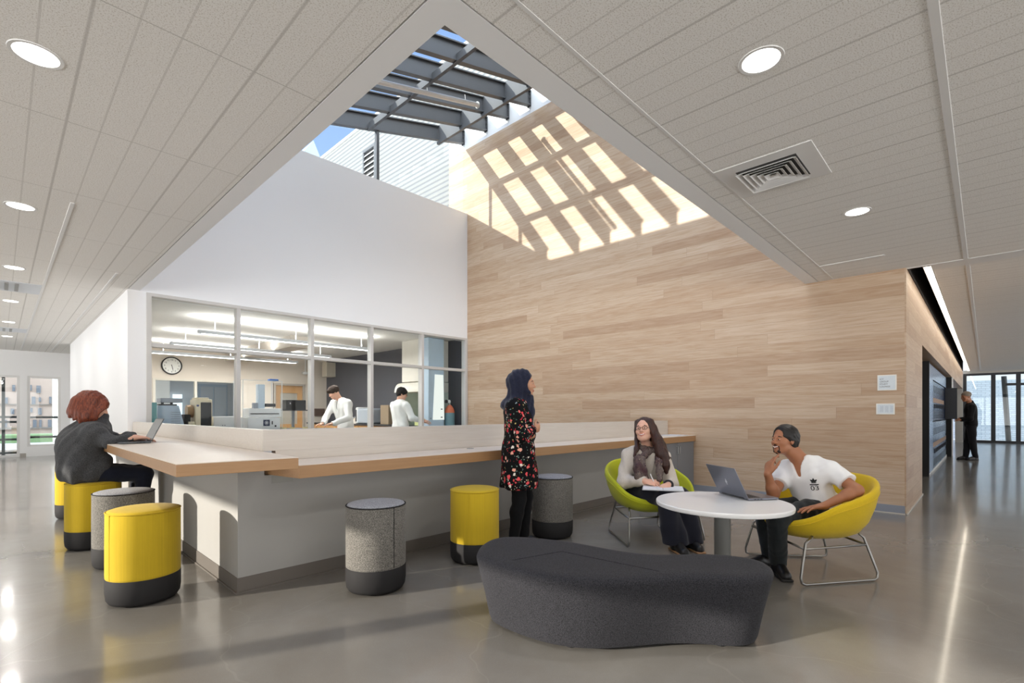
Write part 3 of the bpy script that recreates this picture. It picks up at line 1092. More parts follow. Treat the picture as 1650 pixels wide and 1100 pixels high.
def laptop(name, label, hinge, rot, ang, w, d, mat, screen, logo=False):
    """hinge centre, local +y towards the user"""
    r = thing(name, label, 'laptop', hinge, rot)
    ba = MB().box(-w / 2, w / 2, 0.004, d, .003, .017).build('base', mat, r, world=False, bevel=.003)
    MB().box(-w / 2 + .03, w / 2 - .03, .03, .125, .017, .0178).build('keyboard_well', M['keys'], ba, world=False)
    m = MB()
    for i in range(14):
        for j in range(5):
            x = -w / 2 + .034 + i * (w - .068) / 14
            m.box(x, x + (w - .068) / 14 - .003, .033 + j * .018, .048 + j * .018, .0178, .0192)
    m.build('keys', M['keys'], ba, world=False)
    MB().box(-.055, .055, .145, d - .02, .017, .0176).build('touchpad', plain('touchpad', srgb(110, 112, 120), .3, .3), ba, world=False)
    for sx_ in (-1, 1):
        for y in (.05, .075, .10):
            MB().box(sx_ * w / 2 - .0008, sx_ * w / 2 + .0008, y, y + .014, .007, .012).build('port', M['black'], ba, world=False)
    MB().cyl((-w * .36, .004, .014), (w * .36, .004, .014), .006, seg=10).build('hinge', M['keys'], r, world=False)
    a = math.radians(ang)
    yy = np.array([0, math.cos(a), math.sin(a)])     # up the lid
    nn = np.array([0, -math.sin(a), math.cos(a)])    # out of the back of the lid
    c0 = np.array([0, .002, .016])
    L = d * .98
    lid = MB().obox(c0 + yy * L / 2 + nn * .0, (1, 0, 0), yy, nn, w, L, .006).build('lid', mat, r, world=False, bevel=.0025)
    MB().obox(c0 + yy * (L / 2 + .006) - nn * .0033, (1, 0, 0), yy, nn, w - .012, L - .03, .0008).build('screen', screen, lid, world=False)
    if logo:
        c = c0 + yy * L * .47 + nn * .0034
        # four slanted strokes of the badge, and their short ties
        sl = lambda h: np.array([-h * .32, 0, 0]) + yy * h
        m = MB()
        def bar(x, v0, v1, th=.0042):
            p0, p1 = c + np.array([x, 0, 0]) + sl(v0), c + np.array([x, 0, 0]) + sl(v1)
            dx = np.array([th, 0, 0])
            m.hexa([p0 - dx / 2, p0 + dx / 2, p1 + dx / 2, p1 - dx / 2, p0 - dx / 2 + nn * .0006, p0 + dx / 2 + nn * .0006, p1 + dx / 2 + nn * .0006, p1 - dx / 2 + nn * .0006])
        bar(.008, -.004, .024)
        bar(-.001, -.006, .009)
        bar(-.001 + .0045, .006, .010, .010)
        bar(-.009, -.024, .006)
        bar(-.0045, -.0075, -.0035, .010)
        m.build('badge', plain('bright badge', srgb(235, 235, 240), .25, .3), lid, world=False)
    return r


A3, B3, C3 = atz(1155, 793.6, TZ), atz(1205.5, 807, TZ), atz(1257, 804, TZ)
ax = (A3 - B3)[:2]; ax /= np.linalg.norm(ax)
yv = (C3 - B3)[:2]; yv = yv - ax * np.dot(ax, yv); yv /= np.linalg.norm(yv)
wlap, dlap = .355, .25
hc = B3[:2] + ax * wlap / 2
# local x must be such that x cross y = z
xl = np.array([yv[1], -yv[0]])
laptop('laptop', 'open dark silver laptop on the round white table', (hc[0], hc[1], TZ), math.atan2(xl[1], xl[0]), 117, wlap, dlap, M['lap'], M['screen'], True)
laptop('laptop', 'open graphite laptop on the oak bar in front of the red haired woman', (.985, 5.775, .97), math.atan2(1, 0), 115, .34, .24, M['lap2'],
       plain('grey lit screen', srgb(120, 124, 124), .15))

# ================================================================= ceiling fixtures
def downlight(x, y, label):
    r = thing('downlight', label, 'light', (x, y, ZC), 0, 'round recessed downlights')
    MB().lathe([(.088, -.003), (.104, -.004), (.106, 0), (.106, .004), (.088, .004)], seg=40, closed=True).build('trim_ring', M['white2'], r, world=False, smooth='auto')
    MB().lathe([(.002, -.0015), (.088, -.0015), (.088, .003), (.002, .003)], seg=40).build('lens', M['lamp'], r, world=False)
    return r


names = ['nearest', 'second', 'third', 'fourth', 'fifth', 'sixth']
d0 = None
for i in range(7):
    y = 3.42 + 2.60 * (i - 1)
    if i == 0:
        lab = 'round downlight over the viewpoint, outside the picture'
    else:
        lab = 'round recessed downlight, %s of the row along the left ceiling' % names[i - 1]
    if i > 0 and y < 19:
        if d0 is None:
            d0 = downlight(.128, y, lab)
        else:
            dup(d0, (.128, y, ZC), 0, lab)
dup(d0, (2.68, .822, ZC), 0, 'large round downlight in the right ceiling, left of the square vent')
dup(d0, (5.283, .822, ZC), 0, 'smaller round downlight in the right ceiling beyond the square vent')

# square diffuser in its blank panel
vt = thing('ceiling_diffuser', 'square louvred air diffuser in a plain panel in the right ceiling', 'vent', (3.95, 1.09, ZC))
vx0, vx1, vy0, vy1 = 3.68, 4.285, .822, 1.462
MB().box(vx0, vx1, vy0, vy1, ZC - .006, ZC + .001).build('panel', M['white2'], vt, bevel=.002)
cxv, cyv = 3.99, 1.14
MB().box(cxv - .2, cxv + .2, cyv - .2, cyv + .2, ZC - .008, ZC - .006).build('throat', plain('vent shadow gap', srgb(60, 58, 56), .8), vt)
for k, s in enumerate((.20, .162, .124, .086, .048)):
    m = MB()
    si = s - .028
    z0_, z1_ = ZC - .010 - .0, ZC - .030
    for q in range(4):
        a0, a1 = PI / 4 + q * PI / 2, PI / 4 + (q + 1) * PI / 2
        w_ = math.sqrt(2)
        o0 = (cxv + w_ * s * math.cos(a0), cyv + w_ * s * math.sin(a0)); o1 = (cxv + w_ * s * math.cos(a1), cyv + w_ * s * math.sin(a1))
        i0 = (cxv + w_ * si * math.cos(a0), cyv + w_ * si * math.sin(a0)); i1 = (cxv + w_ * si * math.cos(a1), cyv + w_ * si * math.sin(a1))
        m.hexa([(*o0, z1_), (*o1, z1_), (*i1, z0_), (*i0, z0_), (*o0, z1_ + .002), (*o1, z1_ + .002), (*i1, z0_ + .002), (*i0, z0_ + .002)])
    m.build('louvre', M['white2'], vt)
for (y0_, y1_, lab) in ((9.52, 10.30, 'metal slot vent in the left ceiling beside the third downlight'), (14.75, 15.45, 'far metal slot vent in the left ceiling, toward the end windows')):
    v = thing('ceiling_vent', lab, 'vent', (.2, y0_, ZC), 0, 'slot vents in the left ceiling')
    MB().box(-.30, .415, y0_, y1_, ZC - .005, ZC + .001).build('panel', plain('pale metal panel', srgb(214, 216, 222), .35, .2), v)
    for k in range(5):
        MB().box(-.25 + k * .10, -.21 + k * .10, y0_ + .12, y1_ - .12, ZC - .018, ZC - .005).build('slat', plain('vent slat', srgb(150, 148, 146), .4, .4), v)
ln = thing('linear_light', 'slim unlit white strip in the right ceiling close to the oak wall', 'light', (6.94, 1.14, ZC))
MB().box(6.915, 6.965, .822, 1.462, ZC - .008, ZC + .002).build('housing', M['white2'], ln, bevel=.002)

# hanging light tube under the roof glass
def onpl(u, v, off):
    a = (u - CX) / FPX
    d = (Fx + a * Rx, Fy + a * Ry, (HZ - v) / FPX)
    t_ = (Z0 + off - CAMH) / (d[2] - SL * d[0])
    return np.array([d[0] * t_, d[1] * t_, CAMH + d[2] * t_])


e1 = onpl(769, 169, -.14)
yt = e1[1]
e0 = np.array([2.2, yt, Z0 + SL * 2.2 - .14])
tu = thing('tube_light', 'thin white light tube hung under the skylight beams', 'light', (e1 + e0) / 2)
MB().cyl(e0, e1, .042, seg=20).build('tube', plain('white tube', srgb(226, 226, 224), .3), tu, smooth='auto')
dv = (e1 - e0) / np.linalg.norm(e1 - e0)
MB().cyl(e1 - dv * .002, e1 + dv * .012, .06, seg=20).build('end_cap', plain('pale cap', srgb(210, 212, 210), .3), tu)
for q in (.72, .93, .4):
    p = e0 + (e1 - e0) * q
    MB().cyl(p, p + np.array([0, .02, .155]), .006, seg=8).build('hanger', M['white2'], tu)

# ================================================================= signs on the oak wall
def sign(name, label, u0, v0, u1, v1):
    a, b = atx(u0, v0, XO), atx(u1, v1, XO)
    r = thing(name, label, 'sign', (XO, (a[1] + b[1]) / 2, (a[2] + b[2]) / 2))
    MB().box(XO - .018, XO - .001, b[1], a[1], b[2], a[2]).build('plate', plain('white sign rim', srgb(240, 238, 232), .4), r, bevel=.002)
    MB().box(XO - .020, XO - .018, b[1] + .012, a[1] - .012, b[2] + .012, a[2] - .012).build('face', plain('pale sign face', srgb(216, 224, 230), .35), r)
    return r, a, b


r, a, b_ = sign('room_sign', 'upper square white room sign lettered in four lines on the oak wall', 1414, 604.5, 1445, 628.5)
for i, w in enumerate(('ICT', 'GROUP', 'STUDY', 'LOUNGE')):
    me = text_mesh(w, .0265)
    me.transform(basis((XO - .0202, a[1] - .024, a[2] - .062 - i * .031), (0, -1, 0), (0, 0, 1), (-1, 0, 0)))
    link('lettering', me, plain('dark grey lettering', srgb(70, 74, 78), .5), r)
r, a, b_ = sign('notice_sign', 'lower wide white notice panel with faint columns on the oak wall', 1412, 650, 1442, 667.5)
m = MB()
for k in range(3):
    for q in range(3):
        y = a[1] - .045 - k * .052 - q * .011
        m.box(XO - .0206, XO - .0200, y - .003, y, b_[2] + .028 + .004 * (q % 2), a[2] - .028 - .006 * ((q + k) % 2))
m.build('columns', plain('faint blue grey print', srgb(168, 178, 192), .5), r)

# ================================================================= lockers
M['locker'] = plain('blue grey locker enamel', srgb(66, 82, 112), .2, .35, var=.04)
M['locker_dark'] = plain('dark locker enamel', srgb(34, 36, 42), .35, .3)
LX0, LX1, LY = 12.75, 18.35, .80
fp = thing('locker_end_panel', 'black end panel of the locker bank facing the lounge', 'panel', (12.75, 1.2, 0))
MB().box(12.70, 12.75, LY, 1.75, 0, 2.28).build('panel', M['black'], fp)
fp = thing('locker_end_panel', 'black end panel at the far end of the locker bank', 'panel', (19.0, 1.2, 0))
MB().box(19.0, 19.08, .706, 1.75, 0, 2.29).build('panel', M['black'], fp)
fp = thing('locker_filler', 'tall pale blue filler panel at the near end of the locker bank', 'panel', (13, .8, 0))
MB().box(12.755, 13.65, LY, LY + .03, .06, 2.24).build('panel', plain('pale blue enamel', srgb(150, 170, 200), .22, .4), fp)
MB().box(12.755, 13.65, LY + .02, LY + .05, 0, .06).build('kick', M['white2'], fp)
hinge_w = plain('tan door band', srgb(150, 118, 92), .5)


def locker(x, z0, z1, w, label, open_=False):
    r = thing('locker', label, 'locker', (x, LY, z0), 0, 'hall lockers')
    h = z1 - z0
    m = MB()
    m.box(0, .012, .02, .5, 0, h).box(w - .012, w, .02, .5, 0, h).box(.012, w - .012, .02, .5, 0, .012).box(.012, w - .012, .02, .5, h - .012, h).box(.012, w - .012, .48, .5, .012, h - .012)
    m.build('body', M['locker_dark'], r, world=False)
    if not open_:
        d = MB().box(.006, w - .006, 0, .02, .006, h - .006).build('door', M['locker'], r, world=False, bevel=.003)
        for z_ in (.72, .06):
            m = MB()
            for k in range(6):
                m.box(.07, w - .07, -.004, .0, h * z_ + k * .026, h * z_ + k * .026 + .012)
            m.build('vent_slots', M['locker_dark'], d, world=False)
        MB().box(.02, w - .02, -.003, 0, h * .46, h * .46 + .10).build('tan_band', hinge_w, d, world=False)  # plain tan band across the door
        MB().box(w - .07, w - .045, -.018, 0, h * .32, h * .32 + .09).build('handle', M['locker_dark'], d, world=False)
    else:
        d = MB().box(w - .02, w - .002, -.25, 0, .006, h - .006).build('door', M['locker_dark'], r, world=False, bevel=.003)
    return r


NL = 10
lw = (LX1 - 13.66) / NL
proto = None
ords = ['first', 'second', 'third', 'fourth', 'fifth', 'sixth', 'seventh', 'eighth', 'ninth', 'tenth']
for tier, (z0_, z1_) in enumerate(((.06, 1.07), (1.085, 1.94))):
    for i in range(NL):
        x = 13.66 + i * lw
        lab = 'blue grey %s locker, %s from the near end of the hall bank' % (('lower', 'upper')[tier], ords[i])
        if tier == 1 and i == 8:
            locker(x, z0_, z1_, lw, 'open dark locker, ninth of the upper hall row, at which the man in black stands', True)
        elif i == 0:
            proto = locker(x, z0_, z1_, lw, lab)
        else:
            dup(proto, (x, LY, z0_), 0, lab)
fs = thing('locker_fascia', 'pale blue enamel fascia running above the hall lockers', 'panel', (16, .82, 1.95))
MB().box(13.655, LX1 + .02, LY, LY + .03, 1.96, 2.24).build('fascia', plain('pale blue enamel', srgb(150, 170, 200), .22, .4), fs)
pl = thing('locker_plinth', 'pale plinth under the blue grey lockers', 'plinth', (16, .82, 0))
MB().box(13.65, LX1 + .6, LY + .01, LY + .05, 0, .058).build('plinth', M['white2'], pl)
hd = thing('white_frame', 'white frame of the opening past the lockers', 'frame', (20, .72, 0))
MB().box(19.3, 19.5, .69, .95, 0, 2.3).build('post', M['white'], hd)
# ================================================================= soft body modelling: distance fields meshed into one continuous skin
def v3(*a):
    return np.array(a, float)


def unit(a):
    a = np.asarray(a, float)
    return a / (np.linalg.norm(a) + 1e-9)


class Field:
    """collects rounded cones, ellipsoids and boxes, blends them smoothly and meshes the result"""

    def __init__(self, h=.007, pad=.05):
        self.h, self.pad, self.ops = h, pad, []

    def cone(self, a, b, r0, r1=None, k=.02, cut=(), sub=False):
        a, b = np.asarray(a, float), np.asarray(b, float)
        r1 = r0 if r1 is None else r1
        R = max(r0, r1)
        self.ops.append(('c', (a, b, r0, r1), np.minimum(a, b) - R, np.maximum(a, b) + R, k, cut, sub))
        return self

    def chain(self, pts, rs, k=.02, cut=()):
        for i in range(len(pts) - 1):
            self.cone(pts[i], pts[i + 1], rs[i], rs[i + 1], k, cut)
        return self

    def ell(self, c, r, axes=None, k=.02, cut=(), sub=False):
        c, r = np.asarray(c, float), np.asarray(r, float)
        if r.ndim == 0:
            r = np.array([r, r, r], float)
        A = np.eye(3) if axes is None else np.array([unit(x) for x in axes])
        e = np.sqrt(((A.T * r) ** 2).sum(1))
        self.ops.append(('e', (c, r, A), c - e, c + e, k, cut, sub))
        return self

    def box(self, c, r, axes=None, rad=.01, k=.01, cut=(), sub=False):
        c, r = np.asarray(c, float), np.asarray(r, float)
        A = np.eye(3) if axes is None else np.array([unit(x) for x in axes])
        e = (np.abs(A.T) * r).sum(1)
        self.ops.append(('b', (c, r, A, rad), c - e, c + e, k, cut, sub))
        return self

    def mesh(self, name, mat, parent=None, disp=None, post=None):
        h = self.h
        lo = np.min([o[2] for o in self.ops if not o[6]], 0) - self.pad
        hi = np.max([o[3] for o in self.ops if not o[6]], 0) + self.pad
        n = np.ceil((hi - lo) / h).astype(int) + 1
        F = np.full(n, 1.0, np.float32)
        ax = [(lo[i] + h * np.arange(n[i])).astype(np.float32) for i in range(3)]
        for typ, pr, a, b, k, cut, sub in self.ops:
            m = k + 3 * h + .01
            i0 = np.clip(np.floor((a - m - lo) / h).astype(int), 0, n)
            i1 = np.clip(np.ceil((b + m - lo) / h).astype(int) + 1, 0, n)
            if np.any(i1 <= i0):
                continue
            sl = tuple(slice(i0[i], i1[i]) for i in range(3))
            X, Y, Z = np.meshgrid(*[ax[i][sl[i]] for i in range(3)], indexing='ij')
            if typ == 'c':
                A, B, r0, r1 = pr
                d = B - A
                L2 = max(float(d @ d), 1e-10)
                t = np.clip(((X - A[0]) * d[0] + (Y - A[1]) * d[1] + (Z - A[2]) * d[2]) / L2, 0, 1)
                D = np.sqrt((X - A[0] - t * d[0]) ** 2 + (Y - A[1] - t * d[1]) ** 2 + (Z - A[2] - t * d[2]) ** 2) - (r0 + (r1 - r0) * t)
            elif typ == 'e':
                c, r, A = pr
                q = [((X - c[0]) * A[i, 0] + (Y - c[1]) * A[i, 1] + (Z - c[2]) * A[i, 2]) / r[i] for i in range(3)]
                k0 = np.sqrt(q[0] ** 2 + q[1] ** 2 + q[2] ** 2)
                k1 = np.sqrt((q[0] / r[0]) ** 2 + (q[1] / r[1]) ** 2 + (q[2] / r[2]) ** 2)
                D = np.where(k1 < 1e-6, -r.min(), k0 * (k0 - 1) / np.maximum(k1, 1e-6))
            else:
                c, r, A, rad = pr
                q = [np.abs((X - c[0]) * A[i, 0] + (Y - c[1]) * A[i, 1] + (Z - c[2]) * A[i, 2]) - (r[i] - rad) for i in range(3)]
                D = np.sqrt(sum(np.maximum(x, 0) ** 2 for x in q)) + np.minimum(np.maximum(np.maximum(q[0], q[1]), q[2]), 0) - rad
            for (p, nn) in cut:
                nn = unit(nn)
                D = np.maximum(D, (X - p[0]) * nn[0] + (Y - p[1]) * nn[1] + (Z - p[2]) * nn[2])
            G = F[sl]
            if sub:
                D = -D
                if k > 0:
                    hh = np.clip(.5 - .5 * (G - D) / k, 0, 1)
                    F[sl] = G * (1 - hh) + D * hh + k * hh * (1 - hh)
                else:
                    F[sl] = np.maximum(G, D)
            elif k > 0:
                hh = np.clip(.5 + .5 * (G - D) / k, 0, 1)
                F[sl] = G * (1 - hh) + D * hh - k * hh * (1 - hh)
            else:
                F[sl] = np.minimum(G, D)
        V, Q = surface_nets(F, lo, h)
        if disp is not None:
            N = vnormals(V, Q)
            V = disp(V, N)
        me = bpy.data.meshes.new(name)
        me.vertices.add(len(V))
        me.vertices.foreach_set('co', V.astype(np.float32).ravel())
        me.loops.add(4 * len(Q))
        me.loops.foreach_set('vertex_index', Q.astype(np.int32).ravel())
        me.polygons.add(len(Q))
        me.polygons.foreach_set('loop_start', np.arange(0, 4 * len(Q), 4, dtype=np.int32))
        me.polygons.foreach_set('loop_total', np.full(len(Q), 4, np.int32))
        me.polygons.foreach_set('use_smooth', np.ones(len(Q), bool))
        me.update(calc_edges=True)
        me.validate()
        return link(name, me, mat, parent, True)


def surface_nets(F, lo, h):
    S = F < 0
    n = F.shape
    c = S[:-1, :-1, :-1].astype(np.int8)
    tot = np.zeros([x - 1 for x in n], np.int8)
    for dx in (0, 1):
        for dy in (0, 1):
            for dz in (0, 1):
                tot += S[dx:n[0] - 1 + dx, dy:n[1] - 1 + dy, dz:n[2] - 1 + dz]
    act = (tot > 0) & (tot < 8)
    idx = np.full(act.shape, -1, np.int64)
    ijk = np.argwhere(act)
    idx[act] = np.arange(len(ijk))
    acc = np.zeros((len(ijk), 3))
    cnt = np.zeros(len(ijk))
    I, J, K = ijk.T
    for axis in range(3):
        o1, o2 = [a for a in range(3) if a != axis]
        for p in (0, 1):
            for q in (0, 1):
                off = [0, 0, 0]
                off[o1], off[o2] = p, q
                f0 = F[I + off[0], J + off[1], K + off[2]]
                o = list(off)
                o[axis] += 1
                f1 = F[I + o[0], J + o[1], K + o[2]]
                cr = (f0 < 0) != (f1 < 0)
                t = np.where(cr, f0 / np.where(np.abs(f0 - f1) < 1e-12, 1, f0 - f1), 0)
                pt = np.zeros((len(ijk), 3))
                pt[:, o1], pt[:, o2], pt[:, axis] = p, q, t
                acc += pt * cr[:, None]
                cnt += cr
    V = lo + h * (ijk + acc / np.maximum(cnt, 1)[:, None])
    quads = []
    for axis in range(3):
        o1, o2 = [(1, 2), (2, 0), (0, 1)][axis]
        sl0 = [slice(1, -1)] * 3
        sl0[axis] = slice(0, -1)
        sl1 = list(sl0)
        sl1[axis] = slice(1, None)
        a, b = S[tuple(sl0)], S[tuple(sl1)]
        for flip, msk in ((False, a & ~b), (True, ~a & b)):
            e = np.argwhere(msk)
            if not len(e):
                continue
            e = e + 1
            e[:, axis] -= 1
            q = []
            for (p, r) in ((-1, -1), (0, -1), (0, 0), (-1, 0)):
                w = e.copy()
                w[:, o1] += p
                w[:, o2] += r
                q.append(idx[w[:, 0], w[:, 1], w[:, 2]])
            q = np.stack(q, 1)
            if flip:
                q = q[:, ::-1]
            quads.append(q[(q >= 0).all(1)])
    return V, np.concatenate(quads)


def vnormals(V, Q):
    N = np.zeros_like(V)
    fn = np.cross(V[Q[:, 2]] - V[Q[:, 0]], V[Q[:, 3]] - V[Q[:, 1]])
    for i in range(4):
        np.add.at(N, Q[:, i], fn)
    return N / (np.linalg.norm(N, axis=1)[:, None] + 1e-12)


def folds(amp, freq, d, seed=0, warp=6.0):
    """soft cloth folds running along direction d"""
    d = unit(d)
    h = v3(0, 0, 1) if abs(d[2]) < .8 else v3(1, 0, 0)
    e = unit(np.cross(d, h))
    g = np.cross(d, e)

    def f(V, N):
        a, b_, c = V @ e, V @ g, V @ d
        ph = seed * 1.7
        w = np.sin(c * warp * 1.3 + ph + 2 * np.sin(a * 5 + ph)) * .9 + np.sin(c * warp * .6 + b_ * 7 + ph * 2) * .8
        s = np.sin(a * freq + w + ph) * np.sin(b_ * freq * .8 + w * 1.3 + 1.1) + .5 * np.sin((a + b_) * freq * 1.9 + 2 * w)
        return V + N * (amp * s)[:, None]
    return f


def wrinkles(amp, s=30., seed=0):
    r = np.random.RandomState(seed)
    ks = r.normal(size=(7, 3)) * s
    ps = r.uniform(0, 6, 7)

    def f(V, N):
        w = sum(np.sin(V @ k + p + 1.5 * np.sin(V @ k[::-1] * .4 + p)) for k, p in zip(ks, ps)) / 4
        return V + N * (amp * w)[:, None]
    return f


def both(*fs):
    def g(V, N):
        for f in fs:
            V = f(V, N)
        return V
    return g


# ---------------------------------------------------------------- figures
def hand(F, wrist, d, pn, thumb, curl=(.3, .35, .4, .45), spread=.12, s=1.0, thumb_dir=None, k=.006):
    """palm and five jointed fingers. d: along the hand, pn: out of the palm, thumb: side of the thumb"""
    d, pn, thumb = unit(d), unit(pn), unit(thumb)
    pn = unit(pn - d * (pn @ d))
    th = unit(np.cross(pn, d))
    if th @ thumb < 0:
        th = -th
    w = np.asarray(wrist, float)
    c = w + d * .050 * s
    F.ell(c, (.052 * s, .040 * s, .017 * s), (d, th, pn), k=.012)
    F.cone(w - d * .01 * s, w + d * .03 * s, .024 * s, .022 * s, k=.012)
    lens = ((.040, .026, .020), (.045, .029, .021), (.041, .027, .020), (.032, .021, .018))
    for i in range(4):
        o = (1.5 - i) * .0185 * s
        p = w + d * (.088 - .004 * abs(i - 1) - (.006 if i == 3 else 0)) * s + th * o
        a = (1.5 - i) * spread
        fd = unit(d * math.cos(a) + th * math.sin(a))
        ang = 0
        r = (.0092 if i < 3 else .0080) * s
        F.cone(w + d * .05 * s + th * o * .8, p, .011 * s, r * 1.08, k=.008)
        for j, L in enumerate(lens[i]):
            ang += curl[i] * (1.0, 1.25, .8)[j]
            q = p + (fd * math.cos(ang) + pn * math.sin(ang)) * L * s
            F.cone(p, q, r * (1 - .07 * j), r * (.94 - .09 * j), k=.004)
            p = q
    b0 = w + d * .022 * s + th * .026 * s + pn * .006 * s
    td = unit(d * .75 + th * .62 + pn * .28) if thumb_dir is None else unit(thumb_dir)
    b1 = b0 + td * .042 * s
    t2 = unit(td + d * .45)
    b2 = b1 + t2 * .031 * s
    b3 = b2 + unit(t2 + d * .25) * .024 * s
    F.cone(b0, b1, .0145 * s, .0115 * s, k=.012).cone(b1, b2, .0112 * s, .0102 * s, k=.004).cone(b2, b3, .0102 * s, .0085 * s, k=.004)


def head_frame(c, f, u, s=1.0):
    f = unit(f)
    u = unit(np.asarray(u, float) - f * (np.asarray(u, float) @ f))
    l = np.cross(u, f)
    return lambda a, b_, z: np.asarray(c, float) + (f * a + l * b_ + u * z) * s, (f, l, u)


def head(F, c, f, u, s=1.0, male=False, smile=0.0):
    """skull, jaw, brow, nose, lips, ears; c is the middle of the head at eye height"""
    H, (f, l, u) = head_frame(c, f, u, s)
    A = (f, l, u)
    e = lambda p, r, k=.02, sub=False: F.ell(H(*p), np.array(r) * s, A, k=k * s, sub=sub)
    e((-.014, 0, .030), (.098, .076, .090), 0.0)
    e((.030, 0, -.030), (.064, .058, .080), .03)
    e((.040, 0, -.075), (.045, .042 if not male else .047, .036), .03)
    F.cone(H(.015, .045, -.070), H(.066, .014, -.098), .018 * s, .016 * s, k=.025 * s)
    F.cone(H(.015, -.045, -.070), H(.066, -.014, -.098), .018 * s, .016 * s, k=.025 * s)
    e((.074, 0, -.098), (.017, .020, .015), .018)                     # chin
    F.cone(H(.080, .034, .018), H(.088, 0, .022), .010 * s, .010 * s, k=.014 * s)
    F.cone(H(.080, -.034, .018), H(.088, 0, .022), .010 * s, .010 * s, k=.014 * s)
    for q in (1, -1):
        e((.096, q * .031, .000), (.016, .017, .011), .012, True)     # eye hollow
        e((.062, q * .040, -.030), (.028, .024, .024), .02)           # cheek
        F.ell(H(-.008, q * .075, -.012), np.array((.018, .008, .030)) * s, (f * .95 + u * .3, l, u * .95 - f * .3), k=.006 * s)   # ear
        F.ell(H(-.002, q * .082, -.010), np.array((.008, .006, .014)) * s, (f, l, u), k=.004 * s, sub=True)
        F.ell(H(.083, q * .031, .001), np.array((.0125, .0135, .0115)) * s, A, k=.003 * s)      # lid over the eyeball
    F.cone(H(.090, 0, .012), H(.112, 0, -.027), .0075 * s, .0105 * s, k=.010 * s)   # nose
    F.cone(H(.100, .010, -.032), H(.100, -.010, -.032), .0085 * s, .0085 * s, k=.008 * s)
    w = .021 + .010 * smile
    up = .007 * smile
    for q in (1, -1):
        F.cone(H(.098, 0, -.058), H(.088, q * w, -.059 + up), .0055 * s, .004 * s, k=.006 * s)
        F.cone(H(.096, 0, -.070), H(.086, q * w * .9, -.064 + up), .0062 * s, .004 * s, k=.006 * s)
    return H, A


def face_bits(par, H, A, s, lipc, browc, smile=0.0, iris=srgb(60, 40, 28), lid=True):
    """eyes, eyebrows and lips as small parts of the person"""
    f, l, u = A
    white = plain('eye white', srgb(232, 228, 222), .25)
    ir = plain('iris %.2f' % iris[0], iris, .2)
    for q in (1, -1):
        e = Field(.0022, .01)
        e.ell(H(.0868, q * .031, .0005), np.array((.0100, .0105, .0046)) * s, A, k=0)
        o = e.mesh('eye', white, par)
        e = Field(.0018, .008)
        e.ell(H(.0940, q * .031, .0005), np.array((.0042, .0062, .0056)) * s, A, k=0)
        e.mesh('iris', ir, o)
        e = Field(.0022, .008)
        e.chain([H(.089, q * .013, .021), H(.0905, q * .030, .026), H(.078, q * .050, .020)], [.0032 * s, .0036 * s, .0022 * s], k=.003)
        e.mesh('eyebrow', plain('brow %.3f' % browc[0], browc, .8), par)
    w = .020 + .010 * smile
    up = .007 * smile
    e = Field(.0022, .008)
    for q in (1, -1):
        e.cone(H(.1005, 0, -.0585), H(.0895, q * w, -.0595 + up), .0052 * s, .0034 * s, k=.004)
        e.cone(H(.0985, 0, -.0710), H(.0885, q * w * .9, -.0645 + up), .0056 * s, .0034 * s, k=.004)
    o = e.mesh('lips', plain('lips %.3f' % lipc[0], lipc, .45), par)
    if smile > .5:
        e = Field(.0022, .008)
        for q in (1, -1):
            e.cone(H(.1035, 0, -.0645), H(.0955, q * w * .78, -.0625 + up * .8), .0044 * s, .003 * s, k=.003)
        e.mesh('teeth', plain('teeth', srgb(240, 236, 228), .3), par)


M['skin_fair'] = plain('fair skin', srgb(226, 176, 152), .5, var=.04, scale=20, **{'Subsurface Weight': .12, 'Subsurface Radius': (.01, .004, .002)})
M['skin_olive'] = plain('olive skin', srgb(196, 146, 116), .5, var=.05, scale=20, **{'Subsurface Weight': .12, 'Subsurface Radius': (.01, .004, .002)})
M['skin_brown'] = plain('brown skin', srgb(168, 112, 80), .48, var=.05, scale=20, **{'Subsurface Weight': .12, 'Subsurface Radius': (.01, .004, .002)})


def hair_mat(name, c1, c2, axis=(1, 1, .12), scale=160, rough=.42):
    t = NT(name)
    n = t.noise(t.vscale(t.coord(), axis), scale, 3, .6, .4)
    n2 = t.noise(t.vscale(t.coord(), axis), scale * .2, 2)
    col = t.mix(t.ramp(n, [(.3, (0, 0, 0)), (.7, (1, 1, 1))]), c1, c2)
    col = t.mix(t.math('MULTIPLY', n2, .3), col, c1)
    t.bsdf(col, rough, 0, t.bump(n, .5, .003), **{'Specular IOR Level': .4})
    MATS[name] = t.m
    return t.m


